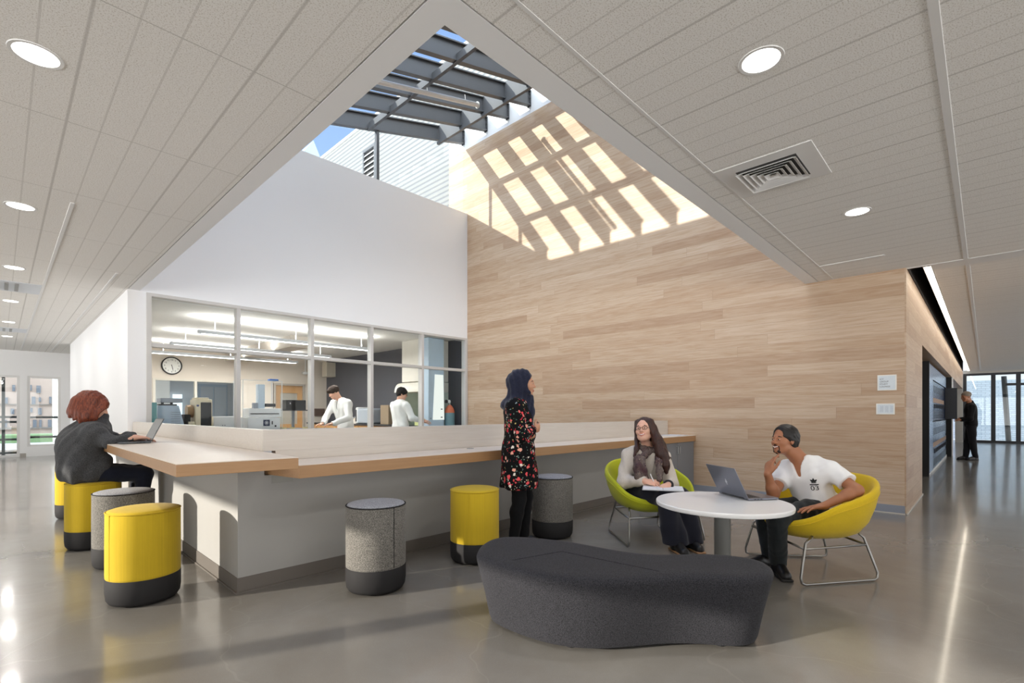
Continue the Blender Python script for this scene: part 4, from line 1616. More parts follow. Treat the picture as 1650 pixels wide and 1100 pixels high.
def torso(F, J, inf=0.0, k=.05, male=False, belly=0.0, chest=True):
    """trunk between pelvis and neck; J holds the joints"""
    up = unit(J['neck'] - J['pelvis'])
    la = unit(J['shL'] - J['shR'])
    fw = unit(np.cross(la, up))
    la2 = unit(J['hipL'] - J['hipR'])
    fw2 = unit(np.cross(la2, up))
    L = np.linalg.norm(J['neck'] - J['pelvis'])
    sw = np.linalg.norm(J['shL'] - J['shR']) / 2
    pel, nk = J['pelvis'], J['neck']
    bend = J.get('bend', 0.0)
    mid = lambda t_: pel + (nk - pel) * t_ + (-fw) * bend * math.sin(PI * t_)
    F.ell(mid(.0) + up * .02, (sw * .86 + inf, .115 + inf, .12 + inf), (la2, fw2, up), k=k)
    F.ell(mid(.30) + fw * belly, ((.80 if male else .72) * sw + inf, .105 + inf, .16 + inf), (unit(la + la2), unit(fw + fw2), up), k=k)
    F.ell(mid(.60), (sw * .86 + inf, .112 + inf, .17 + inf), (la, fw, up), k=k)
    F.ell(mid(.80), (sw * .90 + inf, .100 + inf, .11 + inf), (la, fw, up), k=k)
    F.cone(J['shR'] * .88 + J['shL'] * .12, J['shL'] * .88 + J['shR'] * .12, .055 + inf, .055 + inf, k=k)
    F.cone(nk - up * .03, J['shL'] * .8 + J['shR'] * .2, .055 + inf, .05 + inf, k=k)
    F.cone(nk - up * .03, J['shR'] * .8 + J['shL'] * .2, .055 + inf, .05 + inf, k=k)
    if chest and not male:
        for q in (1, -1):
            F.ell(mid(.62) + fw * .075 + la * q * .075, (.062 + inf, .055 + inf, .06 + inf), (la, fw, up), k=.04)
    elif chest:
        for q in (1, -1):
            F.ell(mid(.70) + fw * .07 + la * q * .075, (.08 + inf, .04 + inf, .06 + inf), (la, fw, up), k=.04)
    return up, la, fw, mid


def limbs(F, J, inf=0.0, arms=True, legs=True, k=.025, s=1.0):
    if arms:
        for q in 'LR':
            F.cone(J['sh' + q], J['el' + q], .052 * s + inf, .041 * s + inf, k=.04)
            F.cone(J['el' + q], J['wr' + q], .042 * s + inf, .027 * s + inf, k=k)
            m_ = J['el' + q] * .72 + J['wr' + q] * .28
            F.ell(m_, (.042 * s + inf,) * 3, k=k)
    if legs:
        for q in 'LR':
            F.cone(J['hip' + q], J['kn' + q], .088 * s + inf, .058 * s + inf, k=.04)
            F.cone(J['kn' + q], J['an' + q], .056 * s + inf, .037 * s + inf, k=k)
            m_ = J['kn' + q] * .7 + J['an' + q] * .3
            F.ell(m_, (.054 * s + inf,) * 3, k=k)


def foot(F, an, toe, r=.036, k=.02):
    an, toe = np.asarray(an, float), np.asarray(toe, float)
    heel = an + (an - toe) * v3(.22, .22, 0)
    heel[2] = r
    toe = toe.copy()
    toe[2] = r * .85
    F.cone(heel, toe, r, r * .82, k=k, cut=((v3(0, 0, .004), v3(0, 0, -1)),))
    F.cone(an, heel * .75 + toe * .25, r * 1.05, r * 1.1, k=.03, cut=((v3(0, 0, .004), v3(0, 0, -1)),))
    F.cone(an * .5 + toe * .5 + v3(0, 0, .0), toe, r * .95, r * .8, k=.03, cut=((v3(0, 0, .004), v3(0, 0, -1)),))


def shoes(par, J, mat, sole, inf=.006, r=.040):
    for q in 'LR':
        F = Field(.006, .03)
        foot(F, J['an' + q], J['toe' + q], r)
        o = F.mesh('shoe', mat, par)
        # sole
        an, toe = J['an' + q], J['toe' + q]
        d = unit((toe - an) * v3(1, 1, 0))
        sd = v3(-d[1], d[0], 0)
        L = np.linalg.norm((toe - an)[:2])
        c = an + d * (L * .40)
        c[2] = .010
        G = Field(.005, .02)
        G.box(c, (L * .5 + .058, r + .003, .010), (d, sd, v3(0, 0, 1)), rad=.009, k=0)
        G.mesh('sole', sole, o)


def collar_cut(p, n):
    return ((np.asarray(p, float), np.asarray(n, float)),)
def person(label, base):
    return thing('person', label, 'person', (base[0], base[1], 0))


def frame(root, fwd):
    fwd = unit(fwd)
    left = np.cross(v3(0, 0, 1), fwd)
    root = np.asarray(root, float)
    return (lambda f, l, z: v3(root[0], root[1], 0) + fwd * f + left * l + v3(0, 0, z)), fwd, left


UPV = v3(0, 0, 1)


def body(par, J, skin, hc, hf, hu, hs=1.0, male=False, smile=0.0, hands=(), h=.0065, lip=srgb(176, 98, 88), brow=srgb(50, 34, 26), bits=True, belly=0.0, legs=True):
    """the continuous skin of one person"""
    F = Field(h, .04)
    torso(F, J, 0, male=male, belly=belly)
    limbs(F, J, 0, legs=legs)
    H, A = head(F, hc, hf, hu, hs, male, smile)
    F.cone(J['neck'] - v3(0, 0, .02), H(-.035, 0, -.03), .058 * (1.08 if male else .92), .050 * hs * (1.06 if male else .9), k=.025)
    F.cone(J['neck'], H(.0, 0, -.075), .050, .040 * hs, k=.03)
    for args in hands:
        hand(F, **args)
    if legs:
        for q in 'LR':
            foot(F, J['an' + q], J['toe' + q], .032)
    o = F.mesh('body', skin, par)
    if bits:
        face_bits(par, H, A, hs, lip, brow, smile)
    return H, A


def floral(name):
    t = NT(name)
    co = t.coord()
    wv = t.n('ShaderNodeTexNoise')
    wv.inputs['Scale'].default_value = 40
    t.l(co, wv.inputs['Vector'])
    ad = t.n('ShaderNodeVectorMath', operation='MULTIPLY_ADD')
    t.l(wv.outputs['Color'], ad.inputs[0])
    ad.inputs[1].default_value = (.03, .03, .03)
    t.l(co, ad.inputs[2])
    clus = t.noise(co, 6.5, 2, .5)

    def layer(scale, r0, thr, stops, base):
        v = t.n('ShaderNodeTexVoronoi')
        v.inputs['Scale'].default_value = scale
        t.l(ad.outputs[0], v.inputs['Vector'])
        s = t.sep(v.outputs['Color'])
        m = t.math('MULTIPLY', t.math('LESS_THAN', v.outputs['Distance'], r0), t.math('GREATER_THAN', t.math('ADD', s[1], t.math('MULTIPLY', t.math('SUBTRACT', clus, .5), 1.6)), thr))
        return t.mix(m, base, t.ramp(s[0], stops, 'CONSTANT'))
    black = srgb(9, 9, 12)
    leaf = [(0, srgb(120, 150, 140)), (.3, srgb(90, 120, 96)), (.5, srgb(206, 186, 120)), (.7, srgb(150, 170, 176)), (.85, srgb(70, 96, 92))]
    fl = [(0, srgb(224, 72, 80)), (.28, srgb(238, 116, 112)), (.46, srgb(196, 44, 62)), (.6, srgb(246, 180, 160)), (.75, srgb(240, 232, 222)), (.85, srgb(232, 90, 96))]
    c = layer(52, .34, .70, leaf, black)
    c = layer(27, .44, .66, fl, c)
    c = layer(46, .30, .86, [(0, srgb(250, 236, 224)), (.5, srgb(214, 52, 66))], c)
    t.bsdf(c, .85, 0, **{'Specular IOR Level': .2})
    MATS[name] = t.m
    return t.m


def paisley(name):
    t = NT(name)
    co = t.coord()
    v = t.n('ShaderNodeTexVoronoi')
    v.inputs['Scale'].default_value = 26
    t.l(co, v.inputs['Vector'])
    rings_ = t.math('PINGPONG', t.math('MULTIPLY', v.outputs['Distance'], 4.0), .5)
    c = t.ramp(rings_, [(0, srgb(50, 44, 50)), (.3, srgb(96, 82, 80)), (.55, srgb(172, 154, 134)), (.8, srgb(74, 60, 72)), (1, srgb(70, 120, 112))])
    n = t.noise(co, 9, 2)
    c = t.mix(t.ramp(n, [(.4, (0, 0, 0)), (.65, (1, 1, 1))]), c, t.mix(1.0, c, srgb(170, 130, 150), 'MULTIPLY'))
    t.bsdf(c, .9)
    MATS[name] = t.m
    return t.m


black_cloth = fabric('black jersey', srgb(17, 17, 20), var=.3, scale=300, bump=.2, sheen=.05)
black_shoe = plain('black shoe leather', srgb(24, 23, 24), .4)
dark_sole = plain('dark sole', srgb(36, 34, 33), .7)

# ================================================================= standing woman in the floral tunic
root = P(838, 665.5, 4.55)
g, fw, lf = frame(root, RT - FW * .10)
p1 = person('woman standing with folded arms, in dark navy headscarf and black floral tunic', root)
J = dict(pelvis=g(-.02, 0, .89), neck=g(-.025, 0, 1.375), shR=g(-.035, -.175, 1.305), shL=g(-.035, .175, 1.305),
         elR=g(.035, -.235, 1.045), elL=g(.045, .235, 1.055), wrR=g(.125, -.075, 1.10), wrL=g(.115, -.035, 1.045),
         hipR=g(-.01, -.09, .86), hipL=g(-.01, .09, .86), knR=g(.0, -.085, .47), knL=g(.05, .085, .48), anR=g(-.055, -.085, .09), anL=g(.03, .085, .09),
         toeR=g(.085, -.10, .04), toeL=g(.17, .10, .04))
hc = g(.028, 0, 1.522)
hands = [dict(wrist=J['wrR'] + fw * .012, d=fw * .42 + lf * .80 + UPV * .20, pn=-fw * .9 + lf * .3, thumb=UPV, curl=(.35, .4, .42, .45), s=.95),
         dict(wrist=J['wrL'] - lf * .035, d=-lf * .80 - fw * .62 + UPV * .16, pn=-fw * .75 + lf * .65, thumb=UPV, curl=(.22, .25, .28, .3), s=.95)]
H, A = body(p1, J, M['skin_olive'], hc, fw - UPV * .03, UPV, .98, hands=hands, h=.006)
cl = floral('black floral jersey')
F = Field(.0075, .05)
torso(F, J, .014, k=.05)
for zc, rf, rl in ((.98, .118, .155), (.88, .148, .185), (.77, .160, .198), (.66, .168, .207), (.57, .174, .213)):
    F.ell(g(-.008, 0, zc), (rl, rf, .14), (lf, fw, UPV), k=.05, cut=((g(0, 0, .572), -UPV),))
for q in 'RL':
    e_ = J['wr' + q] * .93 + J['el' + q] * .07
    F.cone(J['sh' + q], J['el' + q], .070, .056, k=.04)
    F.cone(J['el' + q], e_, .056, .043, k=.03, cut=((e_, e_ - J['el' + q]),))
F.mesh('tunic', cl, p1, disp=both(folds(.006, 26, (0, 0, 1), 1), wrinkles(.0025, 40, 2)))
F = Field(.0075, .03)
for q in 'RL':
    F.chain([J['hip' + q], J['kn' + q], J['an' + q]], [.092, .064, .046], k=.02)
    m_ = J['kn' + q] * .7 + J['an' + q] * .3 - fw * .012
    F.ell(m_, .060, k=.03)
F.mesh('leggings', black_cloth, p1, disp=wrinkles(.0022, 45, 3))
shoes(p1, J, black_shoe, dark_sole)
F = Field(.006, .04)
F.ell(H(-.022, 0, .030), (.118, .097, .112), A, k=0)
F.ell(H(-.070, 0, .005), (.085, .080, .085), A, k=.05)
F.ell(H(-.030, 0, -.075), (.080, .078, .075), A, k=.05)
F.cone(H(-.03, 0, -.06), g(-.045, 0, 1.345), .080, .105, k=.05)
F.ell(g(-.045, 0, 1.318), (.190, .128, .072), (lf, fw, UPV), k=.05)
F.cone(H(.045, 0, -.120), g(.075, -.015, 1.26), .052, .060, k=.04)
F.cone(g(.070, -.02, 1.27), g(.085, -.04, 1.11), .058, .042, k=.03)
F.cone(H(.062, .05, .045), H(.056, .058, -.075), .026, .030, k=.02)
F.cone(H(.062, -.05, .045), H(.056, -.058, -.075), .026, .030, k=.02)
F.ell(H(.128, 0, -.010), (.086, .150, .104), A, k=.010, sub=True)
F.mesh('headscarf', fabric('navy headscarf', srgb(20, 22, 38), var=.2, scale=350, bump=.15, sheen=.2, color2=srgb(40, 44, 66)), p1,
       disp=both(folds(.0055, 55, (0.2, .2, 1), 4, warp=9), wrinkles(.0018, 60, 5)))
# wristwatch on the near wrist
F = Field(.003, .02)
wd = unit(J['wrR'] - J['elR'])
F.cone(J['wrR'] - wd * .010, J['wrR'] + wd * .014, .0335, .0325, k=0, cut=((J['wrR'] + wd * .014, wd), (J['wrR'] - wd * .010, -wd)))
F.mesh('watch_strap', plain('black watch strap', srgb(26, 26, 28), .4), p1)
# white zip pulls on the boots, seen as a bright line
tag(p1, None)

# ================================================================= seated woman with glasses and scarf
def PZ(u, D, z):
    """place from picture column, distance and height"""
    a = (u - CX) / FPX
    return np.array([D * (Fx + a * Rx), D * (Fy + a * Ry), z])


p2 = person('seated woman with glasses, long dark brown hair, patterned scarf and cream sweater, laughing', CW)
J = dict(pelvis=PZ(1031, 5.00, .47), neck=PZ(1043, 4.95, .885), shR=PZ(1013, 4.97, .815), shL=PZ(1069, 4.87, .805),
         elR=PZ(1005, 4.84, .575), elL=PZ(1082, 4.74, .555), wrR=PZ(1040, 4.62, .612), wrL=PZ(1077, 4.55, .590),
         hipR=PZ(1020, 4.95, .45), hipL=PZ(1046, 4.90, .45), knR=PZ(1072, 4.50, .475), knL=PZ(1099, 4.58, .475),
         anR=PZ(1089, 4.47, .095), anL=PZ(1112, 4.55, .095), toeR=PZ(1103, 4.30, .04), toeL=PZ(1127, 4.40, .04))
fw2 = unit(-FW * .93 + RT * .30)
hf = unit(-FW * .84 - RT * .50 + UPV * .20)
hc = PZ(1038, 4.90, 1.085)
hands = [dict(wrist=J['wrR'], d=RT * .82 - FW * .40 - UPV * .10, pn=-UPV * .75 + FW * .55, thumb=-FW * .5 + UPV * .8, curl=(.55, .55, .55, .55), s=.98),
         dict(wrist=J['wrL'], d=-RT * .72 - FW * .50 - UPV * .22, pn=-UPV * .8 + FW * .5, thumb=UPV * .5 - FW * .6, curl=(.5, .55, .6, .6), s=.98)]
H, A = body(p2, J, M['skin_fair'], hc, hf, UPV - RT * .10, 1.03, smile=1.0, hands=hands, h=.0062, lip=srgb(196, 104, 98), brow=srgb(66, 42, 32))
cream = fabric('cream knit', srgb(206, 196, 184), var=.12, scale=220, bump=.5, sheen=.1)
F = Field(.0075, .05)
torso(F, J, .024, k=.06, belly=.02)
up2 = unit(J['neck'] - J['pelvis'])
F.ell(J['pelvis'] + UPV * .05 + fw2 * .02, (.185, .165, .10), (np.cross(UPV, fw2), fw2, UPV), k=.05)
for q in 'RL':
    e_ = J['wr' + q] * .97 + J['el' + q] * .03
    F.cone(J['sh' + q], J['el' + q], .078, .066, k=.05)
    F.cone(J['el' + q], e_, .066, .044, k=.03, cut=((e_, e_ - J['el' + q]),))
nk = J['neck']
F.cone(nk + up2 * .01, nk + up2 * .09 + fw2 * .02, .050, .075, k=.02, sub=True)
F.mesh('sweater', cream, p2, disp=both(folds(.006, 30, (.3, .2, 1), 6), wrinkles(.003, 38, 7)))
F = Field(.0075, .05)
for q in 'RL':
    F.cone(J['hip' + q], J['kn' + q], .100, .082, k=.04)
    e_ = J['an' + q] * v3(1, 1, 0) + v3(0, 0, .07)
    F.cone(J['kn' + q], e_, .084, .112, k=.03, cut=((e_, -UPV),))
F.ell(J['pelvis'] - UPV * .01, (.17, .15, .10), (np.cross(UPV, fw2), fw2, UPV), k=.05)
F.mesh('trousers', fabric('navy wide trousers', srgb(34, 35, 46), var=.15, scale=300, bump=.2), p2, disp=both(folds(.009, 22, (0, 0, 1), 8, warp=2), wrinkles(.003, 26, 9)))
shoes(p2, J, black_shoe, plain('tan sole', srgb(168, 128, 92), .6))
# hair
dbrown = hair_mat('dark brown hair', srgb(34, 20, 17), srgb(78, 46, 36))
F = Field(.006, .03)
F.ell(H(-.028, 0, .040), (.112, .090, .095), A, k=0)
F.ell(H(-.055, 0, -.03), (.085, .085, .10), A, k=.04)
F.ell(H(.114, 0, -.006), (.080, .068, .104), A, k=.02, sub=True)
F.ell(H(.10, 0, -.11), (.090, .062, .080), A, k=.02, sub=True)
hl = PZ(1055, 4.84, 1.13)
F.chain([H(.02, .070, .075), H(-.005, .085, .0), PZ(1060, 4.80, .98), PZ(1066, 4.76, .86), PZ(1071, 4.74, .75), PZ(1074, 4.73, .68)], [.030, .038, .048, .056, .046, .018], k=.03)
F.chain([H(-.06, .07, .0), PZ(1064, 4.88, .93), PZ(1073, 4.83, .80), PZ(1077, 4.80, .70)], [.04, .05, .045, .02], k=.03)
F.chain([H(.02, -.062, .075), H(-.01, -.076, .0), H(-.02, -.080, -.09), PZ(1026, 4.86, .90), PZ(1022, 4.82, .83)], [.024, .024, .024, .022, .012], k=.02)
F.mesh('hair', dbrown, p2, disp=both(folds(.0022, 85, (.05, .05, 1), 3, warp=3)))
# scarf: a loop round the neck and two hanging ends
F = Field(.006, .03)
c_ = nk + up2 * .015 + fw2 * .02
sd = np.cross(UPV, fw2)
F.chain([c_ + (fw2 * .082 * math.cos(a) + sd * .082 * math.sin(a)) + UPV * (.022 * -math.cos(a)) for a in np.linspace(0, 2 * PI, 13)], [.034] * 13, k=.02)
F.chain([c_ + fw2 * .085 - sd * .06 - UPV * .03, PZ(1029, 4.77, .80), PZ(1028, 4.71, .72), PZ(1030, 4.68, .65), PZ(1034, 4.67, .60)], [.032, .042, .046, .046, .038], k=.025)
F.chain([PZ(1036, 4.75, .80), PZ(1038, 4.70, .70), PZ(1041, 4.69, .62)], [.022, .026, .026], k=.02)
F.chain([c_ + fw2 * .085 + sd * .05 - UPV * .03, PZ(1061, 4.70, .78), PZ(1063, 4.66, .70), PZ(1063, 4.63, .63)], [.026, .030, .032, .026], k=.025)
F.mesh('scarf', paisley('patterned scarf'), p2, disp=both(folds(.005, 60, (0, 0, 1), 13, warp=3), wrinkles(.003, 45, 14)))
# glasses
gl = Field(.0020, .01)
for q in (1, -1):
    pts = [H(.112 - .010 * abs(math.cos(a)) , q * .033 + .024 * math.cos(a), -.002 + .016 * math.sin(a)) for a in np.linspace(0, 2 * PI, 17)]
    gl.chain(pts, [.0024] * 17, k=0)
    gl.cone(H(.098, q * .058, .004), H(.0, q * .083, .004), .0022, .0022, k=0)
gl.cone(H(.110, .010, .002), H(.110, -.010, .002), .0022, .0022, k=0)
gl.mesh('glasses', plain('dark glasses frame', srgb(32, 30, 34), .3), p2)
F = Field(.003, .02)
wd = unit(J['wrL'] - J['elL'])
F.cone(J['wrL'] - wd * .012, J['wrL'] + wd * .008, .047, .045, k=0, cut=((J['wrL'] + wd * .008, wd), (J['wrL'] - wd * .012, -wd)))
F.mesh('cuff', plain('dark cuff', srgb(30, 28, 34), .7), p2)
# notebook on her lap and the pen in her hand
nb = thing('notebook', 'white open notebook resting on the lap of the seated woman', 'notebook', PZ(1068, 4.50, .565))
nx, ny = unit(RT * .96 - FW * .28), unit(FW * .96 + RT * .28)
m = MB()
c0 = PZ(1068, 4.50, .568)
tz = unit(np.cross(nx, ny))
for s_ in (-1, 1):
    m.obox(c0 + nx * s_ * .088 - tz * .002 * 0, nx, ny, tz, .172, .235, .010)
m.build('pages', plain('notebook paper', srgb(236, 238, 242), .5), nb, bevel=.002)
MB().obox(c0 - tz * .0075, nx, ny, tz, .36, .245, .004).build('cover', plain('pale grey cover', srgb(186, 188, 192), .5), nb)
pn = thing('pen', 'slim white pen held in the right hand of the seated woman', 'pen', PZ(1056, 4.52, .62))
a_ = J['wrR'] + unit(RT * .82 - FW * .40 - UPV * .10) * .085 - UPV * .004
MB().cyl(a_ - v3(0, 0, .03) + RT * .012, a_ + v3(0, 0, .085) - RT * .040, .0045, seg=10).build('barrel', plain('white pen', srgb(238, 236, 236), .3), pn)

# ================================================================= man in the white t-shirt
p3 = person('seated man with short black hair and goatee in a white t-shirt, chin on his hand', CM)
J = dict(pelvis=PZ(1322, 3.97, .47), neck=PZ(1293, 4.00, .858), shL=PZ(1339, 3.84, .800), shR=PZ(1266, 4.13, .780),
         elL=PZ(1381, 3.64, .680), wrL=PZ(1328, 3.67, .560), elR=PZ(1246, 3.95, .600), wrR=PZ(1237, 3.91, .772),
         hipL=PZ(1312, 3.88, .48), hipR=PZ(1308, 4.06, .48), knL=PZ(1252, 3.72, .475), knR=PZ(1231, 4.00, .465),
         anL=PZ(1254, 3.83, .095), anR=PZ(1240, 4.03, .095), toeL=PZ(1266, 3.68, .04), toeR=PZ(1208, 3.98, .04))
hf = unit(-RT * .95 - FW * .30 + UPV * .04)
hc = PZ(1264, 4.00, 1.035)
hands = [dict(wrist=J['wrL'], d=-RT * .95 + FW * .10 - UPV * .14, pn=-UPV * .9 - FW * .1, thumb=FW, curl=(.12, .15, .18, .2), spread=.16, s=1.05),
         dict(wrist=J['wrR'], d=UPV * .90 + RT * .22 + FW * .1, pn=RT * .85 + FW * .3, thumb=-FW, curl=(.22, .45, .75, .85), spread=.1, s=1.02,
              thumb_dir=UPV * .75 + RT * .65 - FW * .25)]
H, A = body(p3, J, M['skin_brown'], hc, hf, UPV - RT * .05, .96, male=True, smile=.9, hands=hands, h=.006, lip=srgb(158, 92, 78), brow=srgb(22, 17, 15))
up3 = unit(J['neck'] - J['pelvis'])
la3 = unit(J['shL'] - J['shR'])
fw3 = unit(np.cross(la3, up3))
tee = plain('white cotton', srgb(240, 240, 241), .85, var=.01, bump=.15, bscale=500)
F = Field(.0065, .05)
torso(F, J, .013, k=.05, male=True)
F.ell(J['pelvis'] + up3 * .05, (.165, .135, .11), (la3, fw3, up3), k=.05)
for q in 'RL':
    e_ = J['sh' + q] * .38 + J['el' + q] * .62
    F.cone(J['sh' + q], e_, .076, .072, k=.04, cut=((e_, J['el' + q] - J['sh' + q]),))
F.cone(J['neck'] + up3 * .055, J['neck'] - up3 * .02, .060, .052, k=.012, sub=True)
F.cone(J['neck'] + up3 * .02 + fw3 * .05, J['neck'] - up3 * .085 + fw3 * .125, .052, .012, k=.008, sub=True)
ts = F.mesh('t_shirt', tee, p3, disp=both(folds(.0055, 30, unit(up3 + la3 * .5), 5), wrinkles(.0032, 34, 17)))
F = Field(.007, .05)
for q in 'RL':
    F.cone(J['hip' + q], J['kn' + q], .098, .073, k=.04)
    e_ = J['an' + q] * v3(1, 1, 0) + v3(0, 0, .075)
    F.cone(J['kn' + q], e_, .073, .058, k=.03, cut=((e_, -UPV),))
F.ell(J['pelvis'] - UPV * .01, (.16, .15, .10), (la3, fw3, UPV), k=.05)
F.mesh('trousers', fabric('dark slate denim', srgb(36, 40, 42), var=.2, scale=350, bump=.2), p3, disp=both(folds(.004, 30, (.2, .2, 1), 15), wrinkles(.0045, 40, 16)))
shoes(p3, J, black_shoe, dark_sole)
bhair = hair_mat('black hair', srgb(14, 12, 12), srgb(38, 32, 30), (1, 1, 1), 220)
F = Field(.005, .03)
n1 = A[0] * .62 - A[2] * .78
F.ell(H(-.018, 0, .040), (.106, .083, .090), A, k=0, cut=((H(.015, 0, -.010), n1), (H(.064, 0, 0), A[0])))
F.ell(H(-.050, 0, -.010), (.070, .077, .085), A, k=.03, cut=((H(.015, 0, -.020), n1), (H(0, 0, -.075), -A[2])))
F.mesh('hair', bhair, p3, disp=wrinkles(.0022, 110, 21))
F = Field(.0035, .02)
F.cone(H(.079, .020, -.098), H(.079, -.020, -.098), .0125, .0125, k=.01)
F.cone(H(.074, 0, -.110), H(.076, 0, -.098), .0135, .0135, k=.01)
for q in (1, -1):
    F.cone(H(.070, q * .022, -.102), H(.040, q * .044, -.088), .0105, .0080, k=.01)
    F.cone(H(.1015, 0, -.0475), H(.090, q * .029, -.056), .0046, .0032, k=.004)
    F.cone(H(.090, q * .030, -.056), H(.083, q * .030, -.085), .0032, .0045, k=.004)
F.mesh('beard', plain('short black beard', srgb(40, 28, 22), .8, var=.3, scale=200), p3, disp=wrinkles(.0008, 200, 22))
# printed badge on the chest: three leaves, a bar and 03
from mathutils.bvhtree import BVHTree


def decal(me, mat, obj, par, origin, xa, ya, za, lift=.0034):
    """lay a flat mark on the cloth: every vertex is dropped onto the surface along -za"""
    bmx = bmesh.new()
    bmx.from_mesh(me)
    bmesh.ops.triangulate(bmx, faces=bmx.faces)
    bmesh.ops.subdivide_edges(bmx, edges=bmx.edges, cuts=1)
    base = ROOTM[par.name]
    bv = BVHTree.FromPolygons([(base @ v.co) for v in obj.data.vertices], [tuple(p.vertices) for p in obj.data.polygons])
    for v in bmx.verts:
        w = origin + xa * v.co.x + ya * v.co.y
        hit = bv.ray_cast(Vector(w + za * .15), Vector(-za), .4)
        p = np.array(hit[0]) if hit[0] is not None else w
        v.co = Vector(p + za * lift)
    me2 = bpy.data.meshes.new('badge')
    bmx.to_mesh(me2)
    bmx.free()
    return link('badge', me2, mat, obj, True)


ink = plain('black print', srgb(20, 20, 22), .7)
bm_ = bmesh.new()


def leaf2(bmq, ang, L, w):
    ca, sa = math.cos(ang), math.sin(ang)
    pts = []
    for t_ in np.linspace(0, 1, 9):
        pts.append((t_ * L, w * math.sin(PI * t_ ** .8)))
    poly = pts + [(x, -y) for x, y in pts[::-1][1:-1]]
    vs = [bmq.verts.new((x * ca - y * sa, .012 + x * sa + y * ca, 0)) for x, y in poly]
    bmq.faces.new(vs)


for ang, L_ in ((PI / 2, .034), (PI / 2 + .85, .032), (PI / 2 - .85, .032)):
    leaf2(bm_, ang, L_, .0085)
for y0, hgt, x0, x1 in ((.004, .006, -.017, .017), (-.0125, .0085, -.030, .030)):
    q = [bm_.verts.new(p + (0,)) for p in ((x0, y0), (x1, y0), (x1, y0 + hgt), (x0, y0 + hgt))]
    bm_.faces.new(q)
me = bpy.data.meshes.new('mark')
bm_.to_mesh(me)
bm_.free()
bc = J['shL'] * .5 + J['neck'] * .5 - up3 * .105 + fw3 * .10
zn = unit(fw3 + la3 * .10)
xb = unit(la3 - zn * (la3 @ zn))
yb2 = np.cross(zn, xb)
decal(me, ink, ts, p3, bc, xb, yb2, zn)
me = text_mesh('03', .055, 'CENTER', 0)
decal(me, ink, ts, p3, bc - yb2 * .055, xb * 1.05, yb2, zn)

# ================================================================= red haired woman at the bar
s3 = spots[2]
p4 = person('red haired woman in a dark grey sweater typing on the laptop at the bar', s3)
J = dict(pelvis=v3(.545, 6.06, .72), neck=v3(.635, 6.04, 1.145), shR=v3(.60, 5.875, 1.075), shL=v3(.63, 6.215, 1.075),
         elR=v3(.690, 5.79, .985), elL=v3(.73, 6.20, 1.0), wrR=v3(.885, 5.745, 1.022), wrL=v3(.90, 5.93, 1.02),
         hipR=v3(.57, 5.97, .70), hipL=v3(.57, 6.15, .70), knR=v3(.985, 5.935, .655), knL=v3(.985, 6.19, .655),
         anR=v3(.945, 5.93, .20), anL=v3(.93, 6.19, .12), toeR=v3(1.07, 5.93, .15), toeL=v3(1.06, 6.19, .06))
hf = unit(v3(1, -.05, -.38))
hc = v3(.612, 6.02, 1.315)
hands = [dict(wrist=J['wrR'], d=v3(1, .08, -.06), pn=v3(0, 0, -1), thumb=v3(0, 1, 0), curl=(.2, .22, .25, .3), s=.95),
         dict(wrist=J['wrL'], d=v3(1, -.30, -.06), pn=v3(0, 0, -1), thumb=v3(0, -1, 0), curl=(.2, .22, .25, .3), s=.95)]
J['anR'] = v3(.93, 5.93, .09); J['toeR'] = v3(1.07, 5.93, .04); J['anL'] = v3(.93, 6.19, .09); J['toeL'] = v3(1.07, 6.19, .04)
H, A = body(p4, J, M['skin_fair'], hc, hf, UPV, 1.0, hands=hands, h=.0068, lip=srgb(196, 110, 100), brow=srgb(110, 56, 36))
fX, lY = v3(1, 0, 0), v3(0, 1, 0)
F = Field(.0078, .05)
J['bend'] = .05
torso(F, J, .035, k=.07)
F.ell(v3(.54, 6.06, .74), (.228, .19, .17), (lY, fX, UPV), k=.07, cut=((v3(0, 0, .635), -UPV),))
F.ell(v3(.50, 6.06, .92), (.195, .155, .20), (lY, fX, UPV), k=.07)
F.cone(v3(.63, 5.98, .78), v3(.60, 6.06, .66), .10, .08, k=.06)
for q in 'RL':
    e_ = J['wr' + q] * .98 + J['el' + q] * .02
    F.cone(J['sh' + q], J['el' + q], .080, .064, k=.05)
    F.cone(J['el' + q], e_, .060, .042, k=.03, cut=((e_, e_ - J['el' + q]),))
F.cone(J['neck'] - fX * .01, J['neck'] + v3(.03, 0, .075), .075, .064, k=.03)
F.mesh('sweater', fabric('dark grey marled knit', srgb(48, 49, 52), var=.4, scale=240, color2=srgb(96, 97, 100), bump=.5, sheen=.1), p4,
       disp=both(folds(.013, 15, (.5, 0, 1), 9), folds(.006, 30, (.6, 0, .6), 12), wrinkles(.004, 30, 19)))
F = Field(.0078, .05)
for q in 'RL':
    F.chain([J['hip' + q], J['kn' + q], J['an' + q] + v3(0, 0, .02)], [.094, .070, .052], k=.03)
F.ell(v3(.545, 6.06, .70), (.17, .15, .085), (lY, fX, UPV), k=.04)
F.mesh('trousers', fabric('dark navy denim', srgb(24, 28, 42), var=.2, scale=350, bump=.2), p4, disp=wrinkles(.0035, 36, 20))
shoes(p4, J, black_shoe, dark_sole)
red = hair_mat('auburn hair', srgb(66, 28, 20), srgb(150, 76, 50), (1, 1, .12), 120, .5)
F = Field(.006, .03)
F.ell(H(-.028, 0, .038), (.122, .104, .103), A, k=0)
F.ell(H(-.055, 0, -.045), (.105, .108, .095), A, k=.05)
F.chain([H(-.09, 0, -.02), H(-.108, -.01, -.085), H(-.132, -.015, -.115)], [.075, .045, .010], k=.04)
F.ell(H(-.045, 0, -.09), (.095, .105, .075), A, k=.04)
F.chain([H(.055, -.070, .055), H(.062, -.085, -.03), H(.035, -.080, -.10), H(.05, -.06, -.135)], [.036, .040, .030, .012], k=.025)
